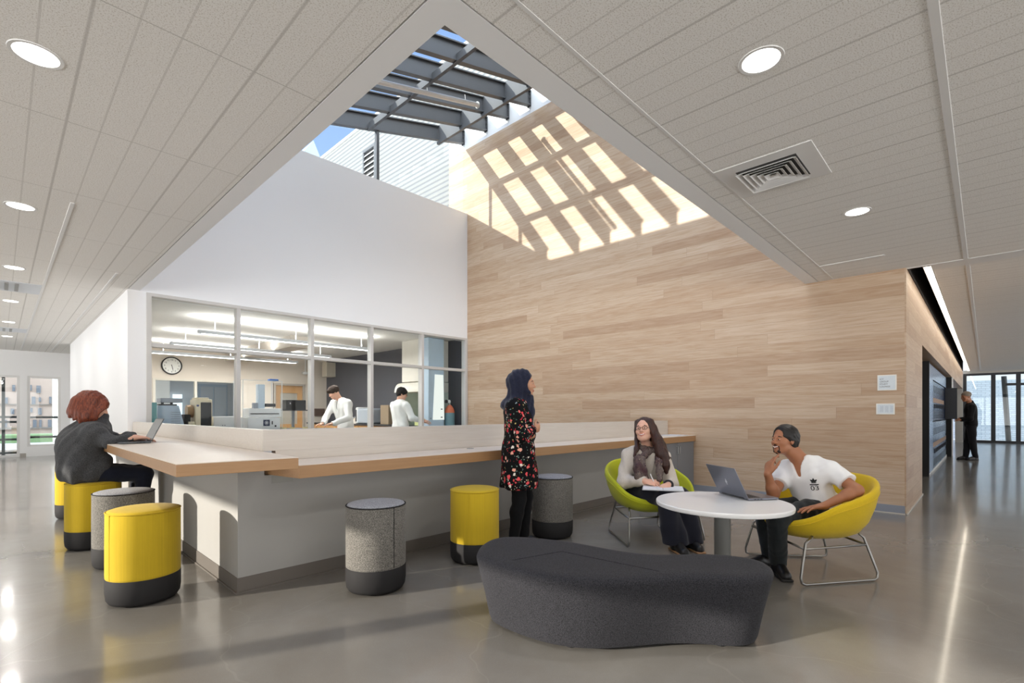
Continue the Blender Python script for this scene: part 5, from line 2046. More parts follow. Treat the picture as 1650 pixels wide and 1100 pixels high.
F.chain([H(.075, .05, .055), H(.072, .080, -.03), H(.035, .080, -.11)], [.036, .038, .022], k=.025)
F.chain([H(.0, -.085, -.04), H(-.01, -.092, -.11), H(.01, -.08, -.15)], [.045, .040, .016], k=.03)
F.chain([H(.06, -.04, -.13), H(.075, -.035, -.155), H(.06, -.03, -.17)], [.010, .010, .004], k=.01)
for a_, b_ in (((-.02, -.088, -.09), (.0, -.082, -.185)), ((.02, -.082, -.10), (.038, -.066, -.205)), ((-.07, -.068, -.09), (-.085, -.066, -.165)), ((-.105, -.035, -.09), (-.125, -.03, -.155)), ((-.045, -.082, -.10), (-.04, -.080, -.18)), ((.0, .085, -.09), (.01, .08, -.18))):
    F.cone(H(*a_), H(*b_), .040, .011, k=.025)
F.ell(H(.140, 0, -.058), (.090, .24, .086), A, k=.01, sub=True)
F.mesh('hair', red, p4, disp=both(folds(.0035, 70, unit(A[2] - A[0] * .25), 7, warp=4)))

# ================================================================= man in black at the lockers
D0 = 13.25
q_ = lambda u, v, dD=0: P(u, v, D0 + dD)
base = P(1563, 740, D0)
p5 = person('man in black shirt and trousers reaching into an open hall locker', base)
J = dict(pelvis=PZ(1565, D0, .93), neck=PZ(1564, D0, 1.49), shL=PZ(1566, D0 - .19, 1.42), shR=PZ(1563, D0 + .19, 1.42),
         elL=PZ(1563.5, D0 - .24, 1.10), wrL=PZ(1549, D0 - .10, 1.07), elR=PZ(1560, D0 + .24, 1.10), wrR=PZ(1547, D0 + .10, 1.10),
         hipL=PZ(1565, D0 - .09, .90), hipR=PZ(1564, D0 + .09, .90), knL=PZ(1567, D0 - .10, .49), knR=PZ(1559, D0 + .06, .49),
         anL=PZ(1571.5, D0 - .10, .09), anR=PZ(1556, D0 + .06, .09), toeL=PZ(1561, D0 - .16, .04), toeR=PZ(1545, D0 + .02, .04))
hc = PZ(1556.5, D0, 1.70)
hands = [dict(wrist=J['wrL'], d=-RT, pn=-UPV, thumb=FW, curl=(.3, .3, .35, .4)), dict(wrist=J['wrR'], d=-RT, pn=-UPV, thumb=-FW, curl=(.3, .3, .35, .4))]
H, A = body(p5, J, M['skin_brown'], hc, -RT - UPV * .22, UPV, 1.08, male=True, hands=hands, h=.011, bits=False)
F = Field(.012, .05)
torso(F, J, .020, k=.06, male=True)
for q in 'RL':
    F.chain([J['sh' + q], J['el' + q], J['wr' + q]], [.075, .062, .042], k=.03, cut=())
F.cone(J['neck'], J['neck'] + v3(0, 0, .05), .07, .066, k=.02)
F.mesh('shirt', black_cloth, p5, disp=wrinkles(.006, 20, 31))
F = Field(.012, .05)
for q in 'RL':
    F.chain([J['hip' + q], J['kn' + q], J['an' + q]], [.105, .078, .062], k=.03)
F.mesh('trousers', fabric('black trousers', srgb(26, 26, 30), var=.2, scale=300), p5, disp=wrinkles(.006, 20, 32))
shoes(p5, J, black_shoe, dark_sole)
F = Field(.010, .03)
F.ell(H(-.020, 0, .040), np.array((.108, .085, .088)) * 1.08, A, k=0, cut=((H(.02, 0, .0), A[0] * .6 - A[2] * .8),))
F.mesh('hair', hair_mat('greying hair', srgb(96, 84, 72), srgb(140, 128, 112)), p5)

# ================================================================= two people in the laboratory
coat = fabric('white lab coat', srgb(236, 236, 234), var=.03, scale=120, bump=.1)


def lab_person(label, base, J, hc, hf, hu, hands, hairfn, shirt, hs=1.06):
    p = person(label, base)
    H, A = body(p, J, M['skin_fair'], hc, hf, hu, hs, male=True, hands=hands, h=.010, bits=False)
    up_ = unit(J['neck'] - J['pelvis'])
    F = Field(.011, .05)
    tt = torso(F, J, .034, k=.06, male=True)
    la, fwd = tt[1], tt[2]
    for zc, r in ((.92, .19), (.78, .20), (.64, .21)):
        c = J['pelvis'] * v3(1, 1, 0) + v3(0, 0, zc)
        F.ell(c, (r, r * .82, .16), (la, fwd, UPV), k=.06, cut=((v3(0, 0, .52), -UPV),))
    for q in 'RL':
        F.cone(J['sh' + q], J['el' + q], .082, .070, k=.05)
        F.cone(J['el' + q], J['wr' + q], .068, .052, k=.03, cut=((J['wr' + q], J['wr' + q] - J['el' + q]),))
    F.cone(J['neck'] + fwd * .13 + up_ * .05, J['neck'] + fwd * .16 - up_ * .30, .062, .02, k=.02, sub=True)
    F.mesh('lab_coat', coat, p, disp=both(folds(.010, 18, (0, 0, 1), 3), wrinkles(.005, 22, 41)))
    F = Field(.012, .05)
    for q in 'RL':
        F.chain([J['hip' + q], J['kn' + q], J['an' + q]], [.10, .075, .06], k=.03)
    F.mesh('trousers', fabric('black trousers', srgb(26, 26, 30), var=.2, scale=300), p)
    F = Field(.010, .05)
    torso(F, J, .010, k=.06, male=True)
    F.mesh('shirt', shirt, p)
    shoes(p, J, black_shoe, dark_sole)
    F = Field(.009, .03)
    hairfn(F, H, A)
    F.mesh('hair', hair_mat('brown hair %s' % p.name, srgb(34, 24, 19) if p.name.endswith('5') else srgb(14, 12, 13), srgb(66, 48, 38) if p.name.endswith('5') else srgb(36, 33, 34), rough=.8), p, disp=wrinkles(.006, 60, 43))
    return p, H, A


Dq = 10.75
J = dict(pelvis=PZ(558, Dq, .95), neck=PZ(549, Dq, 1.525), shL=PZ(560, Dq - .14, 1.44), shR=PZ(537, Dq + .12, 1.44),
         elL=PZ(562, Dq - .30, 1.15), wrL=PZ(535, Dq - .55, 1.03), elR=PZ(526, Dq - .05, 1.17), wrR=PZ(520, Dq - .38, 1.03),
         hipL=PZ(562, Dq - .08, .92), hipR=PZ(554, Dq + .08, .92), knL=PZ(562, Dq - .1, .5), knR=PZ(553, Dq + .08, .5),
         anL=PZ(562, Dq - .08, .09), anR=PZ(553, Dq + .1, .09), toeL=PZ(553, Dq - .2, .04), toeR=PZ(544, Dq, .04))
hands = [dict(wrist=J['wrL'], d=-RT * .9 - FW * .3 - UPV * .1, pn=-UPV, thumb=FW), dict(wrist=J['wrR'], d=-RT * .8 - FW * .5 - UPV * .1, pn=-UPV, thumb=-FW)]


def hair_a(F, H, A):
    F.ell(H(-.016, 0, .048), np.array((.122, .096, .100)) * 1.06, A, k=0, cut=((H(.03, 0, -.022), A[0] * .58 - A[2] * .80),))
    F.ell(H(.075, 0, .070), np.array((.045, .075, .034)), A, k=.03)


lab_person('young man with tousled brown hair in a white lab coat leaning on the lab bench', J['pelvis'], J, PZ(538, Dq - .06, 1.695), -RT * .80 - FW * .42 - UPV * .50, UPV - RT * .3, hands, hair_a,
           plain('grey shirt', srgb(150, 150, 148), .8))
Dq = 11.1
J = dict(pelvis=PZ(645, Dq, .95), neck=PZ(643, Dq, 1.50), shR=PZ(656, Dq - .17, 1.41), shL=PZ(634, Dq + .15, 1.42),
         elR=PZ(664, Dq - .22, 1.15), wrR=PZ(681, Dq - .05, 1.06), elL=PZ(655, Dq + .25, 1.15), wrL=PZ(684, Dq + .2, 1.08),
         hipR=PZ(649, Dq - .08, .92), hipL=PZ(641, Dq + .08, .92), knR=PZ(650, Dq - .08, .5), knL=PZ(642, Dq + .08, .5),
         anR=PZ(650, Dq - .08, .09), anL=PZ(642, Dq + .08, .09), toeR=PZ(660, Dq, .04), toeL=PZ(652, Dq + .14, .04))
glove = M['skin_fair']
hands = [dict(wrist=J['wrR'], d=RT * .9 + FW * .2 - UPV * .1, pn=-UPV, thumb=FW), dict(wrist=J['wrL'], d=RT * .9 - UPV * .1, pn=-UPV, thumb=-FW)]


def hair_b(F, H, A):
    F.ell(H(-.02, 0, .044), np.array((.116, .094, .098)) * 1.06, A, k=0, cut=((H(.03, 0, -.020), A[0] * .58 - A[2] * .80),))
    F.ell(H(-.055, 0, -.015), np.array((.075, .082, .075)), A, k=.03)
    F.ell(H(.03, 0, -.085), np.array((.062, .062, .045)), A, k=.02)


pp, H, A = lab_person('dark haired bearded man in a white lab coat and glasses working at the fume hood', J['pelvis'], J, PZ(648, Dq, 1.685), RT * .88 + FW * .22 - UPV * .28, UPV, hands, hair_b,
                      plain('dark shirt', srgb(60, 60, 66), .8))
gl = Field(.005, .02)
for q in (1, -1):
    gl.chain([H(.105, q * .035 + .026 * math.cos(a), .018 * math.sin(a)) for a in np.linspace(0, 2 * PI, 13)], [.005] * 13, k=0)
    gl.cone(H(.105, q * .06, .006), H(0, q * .088, .006), .005, .005, k=0)
gl.mesh('glasses', plain('dark glasses frame', srgb(32, 30, 34), .3), pp)
LABL_ = [(4.3, 10.4), (4.3, 12.5), (4.3, 14.6)]
# ================================================================= things in the laboratory
BZ = .95
bk = M['black']
lw_ = plain('white instrument plastic', srgb(232, 234, 236), .35)
lb = plain('pale blue instrument shell', srgb(178, 194, 212), .4)
cream2 = plain('cream instrument shell', srgb(224, 212, 184), .45)
teal = plain('teal plastic', srgb(92, 150, 152), .45)
dgrey = plain('dark grey plastic', srgb(58, 58, 62), .5)
mgrey = plain('mid grey metal', srgb(146, 152, 162), .4, .3)
benchtop = plain('black lab bench top', srgb(30, 32, 38), .3)
oakcab = plain('oak lab cabinet', srgb(198, 150, 96), .5, var=.15)
M['clear'] = glass('clear lab glass', (.985, .99, .99), .03)

fb = thing('lab_bench', 'long lab bench with black top standing right behind the interior window', 'bench', (3.2, 9.55, 0))
MB().box(1.54, 4.72, 9.22, 9.88, .91, BZ).build('top', benchtop, fb, bevel=.004)
for x in (1.58, 3.2, 4.62):
    MB().box(x, x + .06, 9.3, 9.8, 0, .91).build('leg', mgrey, fb)
sb = thing('lab_bench', 'oak fronted lab bench with black top along the charcoal wall', 'bench', (7.3, 13, 0))
MB().box(7.0, 7.73, 10.75, 16.1, .91, BZ).build('top', benchtop, sb, bevel=.004)
m = MB()
MB().box(7.06, 7.72, 10.8, 16.1, .0, .91).build('carcass', plain('oak carcass', srgb(168, 124, 78), .5), sb)
for k in range(8):
    y = 10.82 + k * .66
    MB().box(7.035, 7.06, y, y + .63, .10, .70).build('cabinet_door', oakcab, sb)
    MB().box(7.035, 7.06, y, y + .63, .72, .89).build('drawer', oakcab, sb)


def bx(u0, v0, u1, v1, y, depth, zb_=None):
    a, b = aty(u0, v0, y), aty(u1, v1, y)
    return a[0], b[0], y, y + depth, (b[2] if zb_ is None else zb_), a[2]


def at3(q, name, label, cat, group=None):
    return thing(name, label, cat, ((q[0] + q[1]) / 2, (q[2] + q[3]) / 2, q[4]), 0, group)


# clock on the cream wall
cp = aty(276.5, 589, 16.19)
ck = thing('wall_clock', 'round black rimmed wall clock on the cream laboratory wall', 'clock', cp)
R_ = .245
bxy = basis(cp, (1, 0, 0), (0, 0, 1), (0, -1, 0))


def flat(mb, name, mat, par):
    bmesh.ops.transform(mb.b, matrix=bxy, verts=mb.b.verts)
    return mb.build(name, mat, par)


flat(MB().lathe([(R_ - .03, 0), (R_, 0), (R_, .035), (R_ - .012, .045), (R_ - .03, .035)], seg=40, closed=True), 'rim', bk, ck)
flat(MB().lathe([(.002, 0), (R_ - .02, 0), (R_ - .02, .02), (.002, .02)], seg=40), 'face', plain('clock face', srgb(240, 240, 236), .5), ck)
for k in range(12):
    a = PI / 2 - (k + 1) * PI / 6
    me = text_mesh(str(k + 1), .062, 'CENTER')
    me.transform(bxy @ Matrix.Translation((.165 * math.cos(a), .165 * math.sin(a) - .022, .0205)))
    link('numeral', me, bk, ck)


def hand_(ang, L, w_):
    d = np.array([math.cos(ang), math.sin(ang), 0]); n_ = np.array([-d[1], d[0], 0])
    return MB().hexa([-d * .03 - n_ * w_, d * L - n_ * w_ * .5, d * L + n_ * w_ * .5, -d * .03 + n_ * w_] and
                     [tuple(p + np.array([0, 0, z])) for z in (.022, .025) for p in (-d * .03 - n_ * w_, d * L - n_ * w_ * .5, d * L + n_ * w_ * .5, -d * .03 + n_ * w_)])


flat(hand_(PI / 2 - (5.47 / 12) * 2 * PI, .105, .009), 'hour_hand', bk, ck)
flat(hand_(PI / 2 - (28 / 60) * 2 * PI, .155, .006), 'minute_hand', bk, ck)

# hanging light bars
for (x, y), lab in zip(LABL_, ('nearest pendant light bar in the laboratory, right behind the window', 'middle pendant light bar in the laboratory', 'farthest pendant light bar in the laboratory, over the back window')):
    t = thing('pendant_light', lab, 'light', (x, y, 2.72), 0, 'pendant light bars in the laboratory')
    MB().box(x - 1.78, x + 1.78, y - .055, y + .055, 2.715, 2.775).build('housing', plain('pale lamp housing', srgb(206, 210, 216), .4, .2), t, bevel=.004)
    MB().box(x - 1.72, x + 1.72, y - .05, y + .05, 2.708, 2.715).build('lens', M['lab_lamp'], t)
    for q in (-1.5, 0, 1.5):
        MB().cyl((x + q, y, 2.775), (x + q, y, ZC), .008, seg=8).build('stem', lw_, t)

# instruments on the window bench
q = bx(243, 648, 253, 690, 9.27, .11, BZ)
t = at3(q, 'teal_bin', 'teal plastic bin at the left edge of the interior window', 'bin')
MB().box(*q).build('body', teal, t, bevel=.01)
q = bx(254, 653, 293, 690, 9.40, .40, BZ)
t = at3(q, 'analyser', 'pale blue bench analyser with a slanted side and grey lid', 'instrument')
x0, x1, y0, y1, z0, z1 = q
MB().hexa([(x0, y0, z0), (x1 + .06, y0, z0), (x1 + .06, y1, z0), (x0, y1, z0), (x0, y0, z1), (x1 - .04, y0, z1), (x1 - .04, y1, z1), (x0, y1, z1)]).build('body', lb, t, bevel=.006)
m = MB()
for k in range(7):
    m.box(x1 - .15, x1 - .02, y0 - .004, y0, z0 + .10 + k * .035, z0 + .108 + k * .035)
m.build('vent_slots', mgrey, t)
MB().box(x0 + .02, x1 - .06, y0 + .03, y1 - .02, z1, z1 + .025).build('deck', dgrey, t)
MB().box(x0 + .05, x1 + .02, y0 + .05, y1 - .05, z1 + .05, z1 + .12).build('lid', mgrey, t, bevel=.006)
for xx in (x0 + .1, x1 - .1):
    MB().cyl((xx, (y0 + y1) / 2, z1 + .02), (xx, (y0 + y1) / 2, z1 + .055), .02, seg=10).build('post', dgrey, t)
q = bx(297, 645, 315, 688, 9.45, .30, BZ)
x0, x1, y0, y1, z0, z1 = q
t = at3(q, 'lathe_head', 'dark mechanical head with a brass drum between the two instruments', 'instrument')
MB().box(x0, x1, y0, y1, z0, z0 + .05).build('base', mgrey, t)
MB().box(x0 + .01, x0 + .10, y0 + .04, y1 - .04, z0 + .05, z0 + .28).build('motor', bk, t, bevel=.01)
MB().cyl((x0 + .06, y0 + .14, z0 + .33), (x1 - .01, y0 + .14, z0 + .33), .105, seg=28).build('drum', plain('dull brass', srgb(150, 122, 92), .4, .6), t, smooth='auto')
MB().box(x0 + .06, x1 - .01, y0, y0 + .2, z0 + .08, z0 + .16).build('cream_slide', cream2, t, bevel=.005)
q = bx(315, 643, 342, 685, 9.42, .34, BZ)
x0, x1, y0, y1, z0, z1 = q
t = at3(q, 'printer', 'cream instrument with a large black front panel on the window bench', 'instrument')
MB().box(x0, x1, y0, y1, z0 + .02, z1).build('body', cream2, t, bevel=.012)
MB().box(x0 + .075, x1 - .012, y0 - .006, y0 + .004, z0 + .09, z1 - .05).build('front_panel', plain('gloss black panel', srgb(20, 22, 26), .45), t, bevel=.004)
MB().box(x0 + .02, x1 - .04, y0 + .03, y1 - .03, z1, z1 + .03).build('top_cover', cream2, t, bevel=.008)
MB().box(x0 + .015, x0 + .05, y0 - .004, y0, z1 - .12, z1 - .09).build('badge', plain('navy badge', srgb(50, 66, 120), .4), t)
for xx in (x0 + .04, x1 - .04):
    MB().cyl((xx, y0 + .05, z0), (xx, y0 + .05, z0 + .022), .018, seg=10).build('foot', dgrey, t)
q = bx(344, 671, 378, 684, 9.50, .30, BZ)
x0, x1, y0, y1, z0, z1 = q
t = at3(q, 'flat_unit', 'low white bench unit with two grey dots right of the cream instrument', 'instrument')
MB().box(x0, x1, y0, y1, z0, z1).build('body', lw_, t, bevel=.006)
for k in (0, 1):
    MB().cyl((x0 + .14 + k * .035, y0 - .003, z0 + .09), (x0 + .14 + k * .035, y0, z0 + .09), .009, seg=10).build('button', mgrey, t)
MB().box(x0 + .02, x1 - .02, y0 - .004, y0, z0 + .012, z0 + .024).build('slot', bk, t)
# milling machine inside its clear cover
q = bx(404, 672, 452, 691, 9.34, .38, BZ)
x0, x1, y0, y1, z0, z1 = q
t = at3(q, 'milling_machine', 'white bench milling machine with a tall column and a square dark badge', 'machine')
MB().box(x0 - .05, x1, y0, y1, z0, z1 - .005).build('base', lw_, t, bevel=.008)
zt_ = float(aty(425, 655, 9.34)[2])
MB().box(x0 - .02, x1 + .02, y0 + .02, y1 - .02, z1, zt_ - .03).build('table', lw_, t, bevel=.006)
MB().box(x0, x1 - .02, y0 + .012, y0 + .022, z1 + .055, z1 + .07).build('rail', bk, t)
xa, xb = float(aty(416, 640, 9.5)[0]), float(aty(427, 640, 9.5)[0])
MB().box(xa, xb, 9.5, 9.62, zt_ - .03, float(aty(420, 619, 9.5)[2])).build('column', plain('pale blue column', srgb(206, 222, 238), .35), t, bevel=.006)
MB().box(xb, xb + .17, 9.45, 9.56, zt_ + .00, zt_ + .06).build('spindle', dgrey, t, bevel=.005)
MB().box(xa - .1, xa - .02, 9.45, 9.53, zt_ - .03, zt_ + .07).build('clamp', mgrey, t, bevel=.004)
xm_ = (float(aty(425, 680, 9.34)[0]) + float(aty(434, 680, 9.34)[0])) / 2
zm = float(aty(430, 681, 9.34)[2])
MB().box(xm_ - .055, xm_ + .055, y0 - .003, y0, zm - .055, zm + .055).build('badge', plain('navy square badge', srgb(44, 52, 84), .4), t)
m = MB()
for k in range(8):
    a = k * PI / 4
    m.obox((xm_ + .026 * math.cos(a), y0 - .004, zm + .026 * math.sin(a)), (math.cos(a), 0, math.sin(a)), (0, 1, 0), (-math.sin(a), 0, math.cos(a)), .026, .002, .007)
m.obox((xm_, y0 - .004, zm), (1, 0, 0), (0, 1, 0), (0, 0, 1), .018, .002, .018)
m.build('star', lw_, t)
for dx, dz, w_, h_ in ((.09, -.0, .018, .06), (.14, -.06, .03, .03)):
    MB().box(xm_ + dx, xm_ + dx + w_, y0 - .003, y0, zm + dz - h_ / 2, zm + dz + h_ / 2).build('socket', bk, t)
q = bx(391, 611, 455, 690, 9.30, .50, BZ)
x0, x1, y0, y1, z0, z1 = q
t = at3(q, 'clear_cover', 'clear plastic cover box round the white milling machine', 'cover')
m = MB()
m.box(x0, x0 + .004, y0, y1, z0, z1).box(x1 - .004, x1, y0, y1, z0, z1).box(x0, x1, y1 - .004, y1, z0, z1).box(x0, x1, y0, y1, z1 - .004, z1)
m.build('panels', M['clear'], t)
m = MB()
for xx in (x0, x1 - .01):
    for yy in (y0, y1 - .01):
        m.box(xx, xx + .01, yy, yy + .01, z0, z1)
m.box(x0, x1, y0, y0 + .01, z1 - .01, z1)
m.build('edges', plain('clear edge', srgb(220, 224, 226), .3), t)
p = aty(440, 610.5, 9.5)
tag(MB().obox((p[0], 9.5, z1 + .022), (1, 0, 0), (0, 1, 0), (0, 0, 1), .16, .12, .04).build('blue_cloth', plain('blue wipes', srgb(96, 134, 206), .8, var=.3, scale=30), bevel=.012), 'small crumpled blue cloth on top of the clear machine cover', 'cloth')
# black box on its stand
q = bx(461, 644, 493, 660, 9.62, .22)
x0, x1, y0, y1, z0, z1 = q
t = thing('monitor_box', 'black box instrument on a grey stand at the right of the window bench', 'instrument', ((x0 + x1) / 2, 9.7, BZ))
MB().box(x0, x1, y0, y1, z0, z1).build('housing', bk, t, bevel=.004)
MB().box(x0 - .05, x1 + .03, y0 - .01, y1, z0 - .02, z0).build('shelf', dgrey, t)
MB().box((x0 + x1) / 2 - .05, (x0 + x1) / 2 - .005, y0 + .06, y0 + .10, BZ + .012, z0 - .02).build('post', mgrey, t)
MB().box((x0 + x1) / 2 - .13, (x0 + x1) / 2 + .13, y0, y0 + .18, BZ, BZ + .012).build('foot', mgrey, t)
MB().box(x0 + .07, x0 + .085, y0 - .003, y0, z1 - .08, z1 - .05).build('label', lw_, t)


def flask(u, y, h, r, label):
    p_ = aty(u, 690, y)
    r_ = thing('flask', label, 'flask', (p_[0], y, BZ), 0, 'conical flasks on the window bench')
    MB().lathe([(.004, .0), (r, .0), (r * 1.02, .012), (r * .30, h * .62), (r * .28, h), (r * .36, h + .006), (r * .24, h), (r * .26, h * .62), (r * .95, .014), (.004, .006)], seg=20).build('glass_body', M['clear'], r_, world=False, smooth='auto')
    MB().lathe([(.004, .008), (r * .9, .010), (r * .74, h * .2), (.004, h * .2)], seg=20).build('liquid', plain('pale amber liquid', srgb(214, 200, 150), .15), r_, world=False)
    return r_


f0 = flask(457, 9.35, .20, .062, 'glass flask between the milling machine and the black box')
for u, lab in ((471, 'glass flask under the black box on its stand'), (492, 'glass flask at the right end of the window bench, beside the mullion')):
    p_ = aty(u, 690, 9.35)
    dup(f0, (p_[0], 9.35, BZ), 0, lab)

# things on the bench along the charcoal wall
def side(u, z, x=7.32):
    p_ = atx(u, 665, x)
    return np.array([x, p_[1], z])


c = side(598, BZ)
t = thing('centrifuge', 'large white and grey round ended machine on the charcoal wall bench', 'machine', c)
m = MB()
MB().box(c[0] - .28, c[0] + .25, c[1] - .36, c[1] + .30, BZ, BZ + .44).build('body', plain('silver blue shell', srgb(172, 182, 194), .35, .2), t, bevel=.06, segs=4)
MB().box(c[0] - .30, c[0] + .2, c[1] + .24, c[1] + .36, BZ, BZ + .47).build('end_panel', lw_, t, bevel=.05, segs=4)
MB().box(c[0] - .315, c[0] - .28, c[1] + .27, c[1] + .34, BZ + .06, BZ + .40).build('door', dgrey, t, bevel=.02)
for i, (u, h, r, mt, lab) in enumerate(((563, .17, .05, plain('amber jar', srgb(186, 170, 96), .2), 'yellowish jar on the charcoal wall bench behind the young man'), (568, .24, .04, lw_, 'tall white bottle on the charcoal wall bench'), (574, .20, .075, cream2, 'cream tub on the charcoal wall bench'), (579.5, .26, .035, dgrey, 'slim dark bottle on the charcoal wall bench'))):
    c = side(u, BZ, 7.25)
    t = thing('bottle', lab, 'bottle', c, 0, 'bottles on the charcoal wall bench')
    MB().lathe([(.004, 0), (r, .0), (r, h * .68), (r * .5, h * .82), (.004, h * .82)], tuple(c), 18).build('body', mt, t, smooth='auto')
    MB().lathe([(.004, h * .82), (r * .55, h * .82), (r * .55, h), (.004, h)], tuple(c), 14).build('cap', lw_ if i != 1 else bk, t)
c = side(590, BZ, 7.2)
t = thing('tray_box', 'small white carton beside the round ended machine', 'box', c)
MB().box(c[0] - .12, c[0] + .1, c[1] + .35, c[1] + .62, BZ, BZ + .12).build('carton', plain('white carton', srgb(222, 214, 206), .7), t)
c = side(622, BZ, 7.35)
t = thing('cardboard_box', 'brown carton leaning behind the round ended machine near the fume hood', 'box', c)
MB().box(c[0] - .1, c[0] + .3, c[1] - .28, c[1] + .12, BZ, BZ + .52).build('carton', plain('brown card', srgb(150, 132, 110), .8), t)

# fume hood
hy0, hy1, hx = 9.62, 10.62, 6.88
t = thing('fume_hood', 'white fume hood with a rounded lip reaching the laboratory ceiling', 'fume hood', (7.3, 10.1, 0))
hw = plain('cream hood enamel', srgb(226, 222, 212), .45)
MB().box(7.0, 7.73, hy0, hy1 - .06, 2.02, ZC).build('upper_cabinet', hw, t, bevel=.01)
rings = []
for a in np.linspace(0, PI / 2, 7):
    xx, zz = 6.98 - .16 * math.cos(a), 1.76 + .24 * math.sin(a)
    rings.append([(xx, hy0, zz), (xx, hy1, zz), (7.73, hy1, zz + .005), (7.73, hy0, zz + .005)])
MB().loft(rings).build('lip', hw, t)
MB().box(6.95, 7.73, hy1 - .05, hy1, BZ, 1.76).box(6.95, 7.73, hy0, hy0 + .05, BZ, 1.76).box(7.68, 7.73, hy0 + .05, hy1 - .05, BZ, 1.76).build('side_walls', plain('pale green hood liner', srgb(206, 218, 206), .4), t)
MB().box(6.98, 6.986, hy0 + .05, hy1 - .05, 1.38, 1.78).build('sash', M['clear'], t)
MB().box(6.90, 7.73, hy0, hy1, .88, BZ).build('work_surface', benchtop, t)
MB().box(6.95, 7.73, hy0, hy1, 0, .88).build('base_cabinet', oakcab, t)
c = (7.05, 9.75, BZ)
t = thing('sample_tray', 'yellow green tray of samples on the hood work surface', 'tray', c)
MB().box(6.93, 7.2, 9.66, 9.92, BZ, BZ + .10).build('tray', plain('lime tray', srgb(206, 214, 150), .5), t, bevel=.01)
MB().box(6.95, 7.18, 9.70, 9.86, BZ + .10, BZ + .125).build('orange_lid', plain('orange lid', srgb(226, 150, 70), .5), t)
# pale blue safety cabinet right of the mullion
xa, xb = float(aty(690.5, 600, 9.34)[0]), float(aty(727, 600, 9.34)[0])
t = thing('safety_cabinet', 'tall pale blue cabinet with a glowing white inspection window by the dark wall', 'cabinet', ((xa + xb) / 2, 9.4, 0))
MB().box(xa, xb - .22, 9.34, 9.56, 0, ZC - .02).build('body', plain('pale blue enamel cabinet', srgb(190, 212, 232), .4), t, bevel=.006)
wa, wb = aty(701, 603, 9.33), aty(716, 676, 9.33)
MB().hexa([(wa[0] - .06, 9.332, wb[2]), (wb[0] + .0, 9.332, wb[2]), (wb[0], 9.34, wb[2]), (wa[0] - .06, 9.34, wb[2]), (wa[0], 9.332, wa[2]), (wb[0] - .03, 9.332, wa[2]), (wb[0] - .03, 9.34, wa[2]), (wa[0], 9.34, wa[2])]).build('lit_window', emit('glowing white panel', (.96, 1, .94), .95), t)
for (u, v, w_) in ((711.5, 659, .045), (711.5, 672, .045), (694, 674, .014)):
    p_ = aty(u, v, 9.33)
    MB().box(p_[0] - w_ / 2, p_[0] + w_ / 2, 9.322, 9.331, p_[2] - .012, p_[2] + .012).build('label', dgrey, t)
# gas cylinder
c = (7.56, 9.36, 0)
t = thing('gas_cylinder', 'teal gas cylinder with an orange shoulder standing at the dark wall', 'gas cylinder', c)
MB().lathe([(.004, 0), (.115, 0), (.122, .02), (.122, 1.26), (.004, 1.26)], c, 28).build('body', plain('teal cylinder paint', srgb(120, 156, 166), .45, var=.15, scale=30), t, smooth='auto')
MB().lathe([(.1215, 1.26), (.120, 1.29), (.100, 1.36), (.062, 1.42), (.034, 1.45), (.004, 1.45)], c, 28).build('shoulder', plain('orange cylinder paint', srgb(226, 122, 86), .45), t, smooth='auto')
v_ = MB().lathe([(.004, 1.45), (.022, 1.45), (.022, 1.55), (.004, 1.55)], c, 14).build('valve', plain('brass grey', srgb(170, 168, 160), .35, .6), t)
MB().cyl((c[0] - .01, c[1], 1.51), (c[0] - .17, c[1] - .02, 1.51), .014, seg=10).build('regulator', mgrey, v_)
for dx in (-.07, -.15):
    MB().cyl((c[0] + dx, c[1] - .075, 1.53), (c[0] + dx, c[1] - .045, 1.53), .042, seg=18).build('gauge', lw_ if dx > -.1 else dgrey, v_)
# projector box in the corner, camera dome on the wall
p_ = aty(531, 595, 15.7)
t = thing('wall_box', 'cream equipment box fixed high in the corner of the charcoal wall', 'box', p_)
MB().box(p_[0] - .17, p_[0] + .17, 15.55, 15.9, p_[2] - .25, p_[2] + .22).build('case', plain('cream case', srgb(206, 198, 184), .5), t, bevel=.006)
MB().box(p_[0] + .17, p_[0] + .32, 15.6, 15.9, p_[2] - .22, p_[2] + .18).build('speaker', dgrey, t, bevel=.006)
p_ = aty(492, 601, 15.9)
t = thing('security_camera', 'small white dome camera hanging near the laboratory door', 'camera', p_)
MB().cyl((p_[0], 15.9, p_[2] + .03), (p_[0], 15.9, ZC), .012, seg=8).build('stem', lw_, t)
MB().ball((p_[0], 15.9, p_[2]), (.10, .10, .05), 16, 8).build('dome', lw_, t, smooth=True)
# brown splash board under the corner box
p0_, p1_ = aty(507, 658, 16.17), aty(523, 670, 16.17)
tag(MB().box(p0_[0], p1_[0], 16.15, 16.199, p1_[2], p0_[2]).build('notice_board', plain('brown board', srgb(96, 78, 70), .7, var=.3, scale=20)), 'dark brown board low on the cream laboratory wall beside the door', 'board')
# unseen glowing panel added to brighten the corridor behind the laboratory
t = thing('corridor_fill', 'added unseen fill light panel in the corridor behind the laboratory', 'light', (3, 18, ZC))
MB().box(1.6, 6.4, 17.6, 18.2, ZC - .02, ZC).build('lens', emit('corridor fill glow', (.95, .98, 1), 5.0), t)
WORLD_S, REAR_FILL, FILL_BELOW, LOW, SUN_S, DOWN_S, COVE_S, LAB_S, EXPO = 1.15, 5.5, 1.12, .28, 6.2, 12.0, 12.0, 75.0, 0.03
LABL = [(4.3, 10.4), (4.3, 12.5), (4.3, 14.6)]
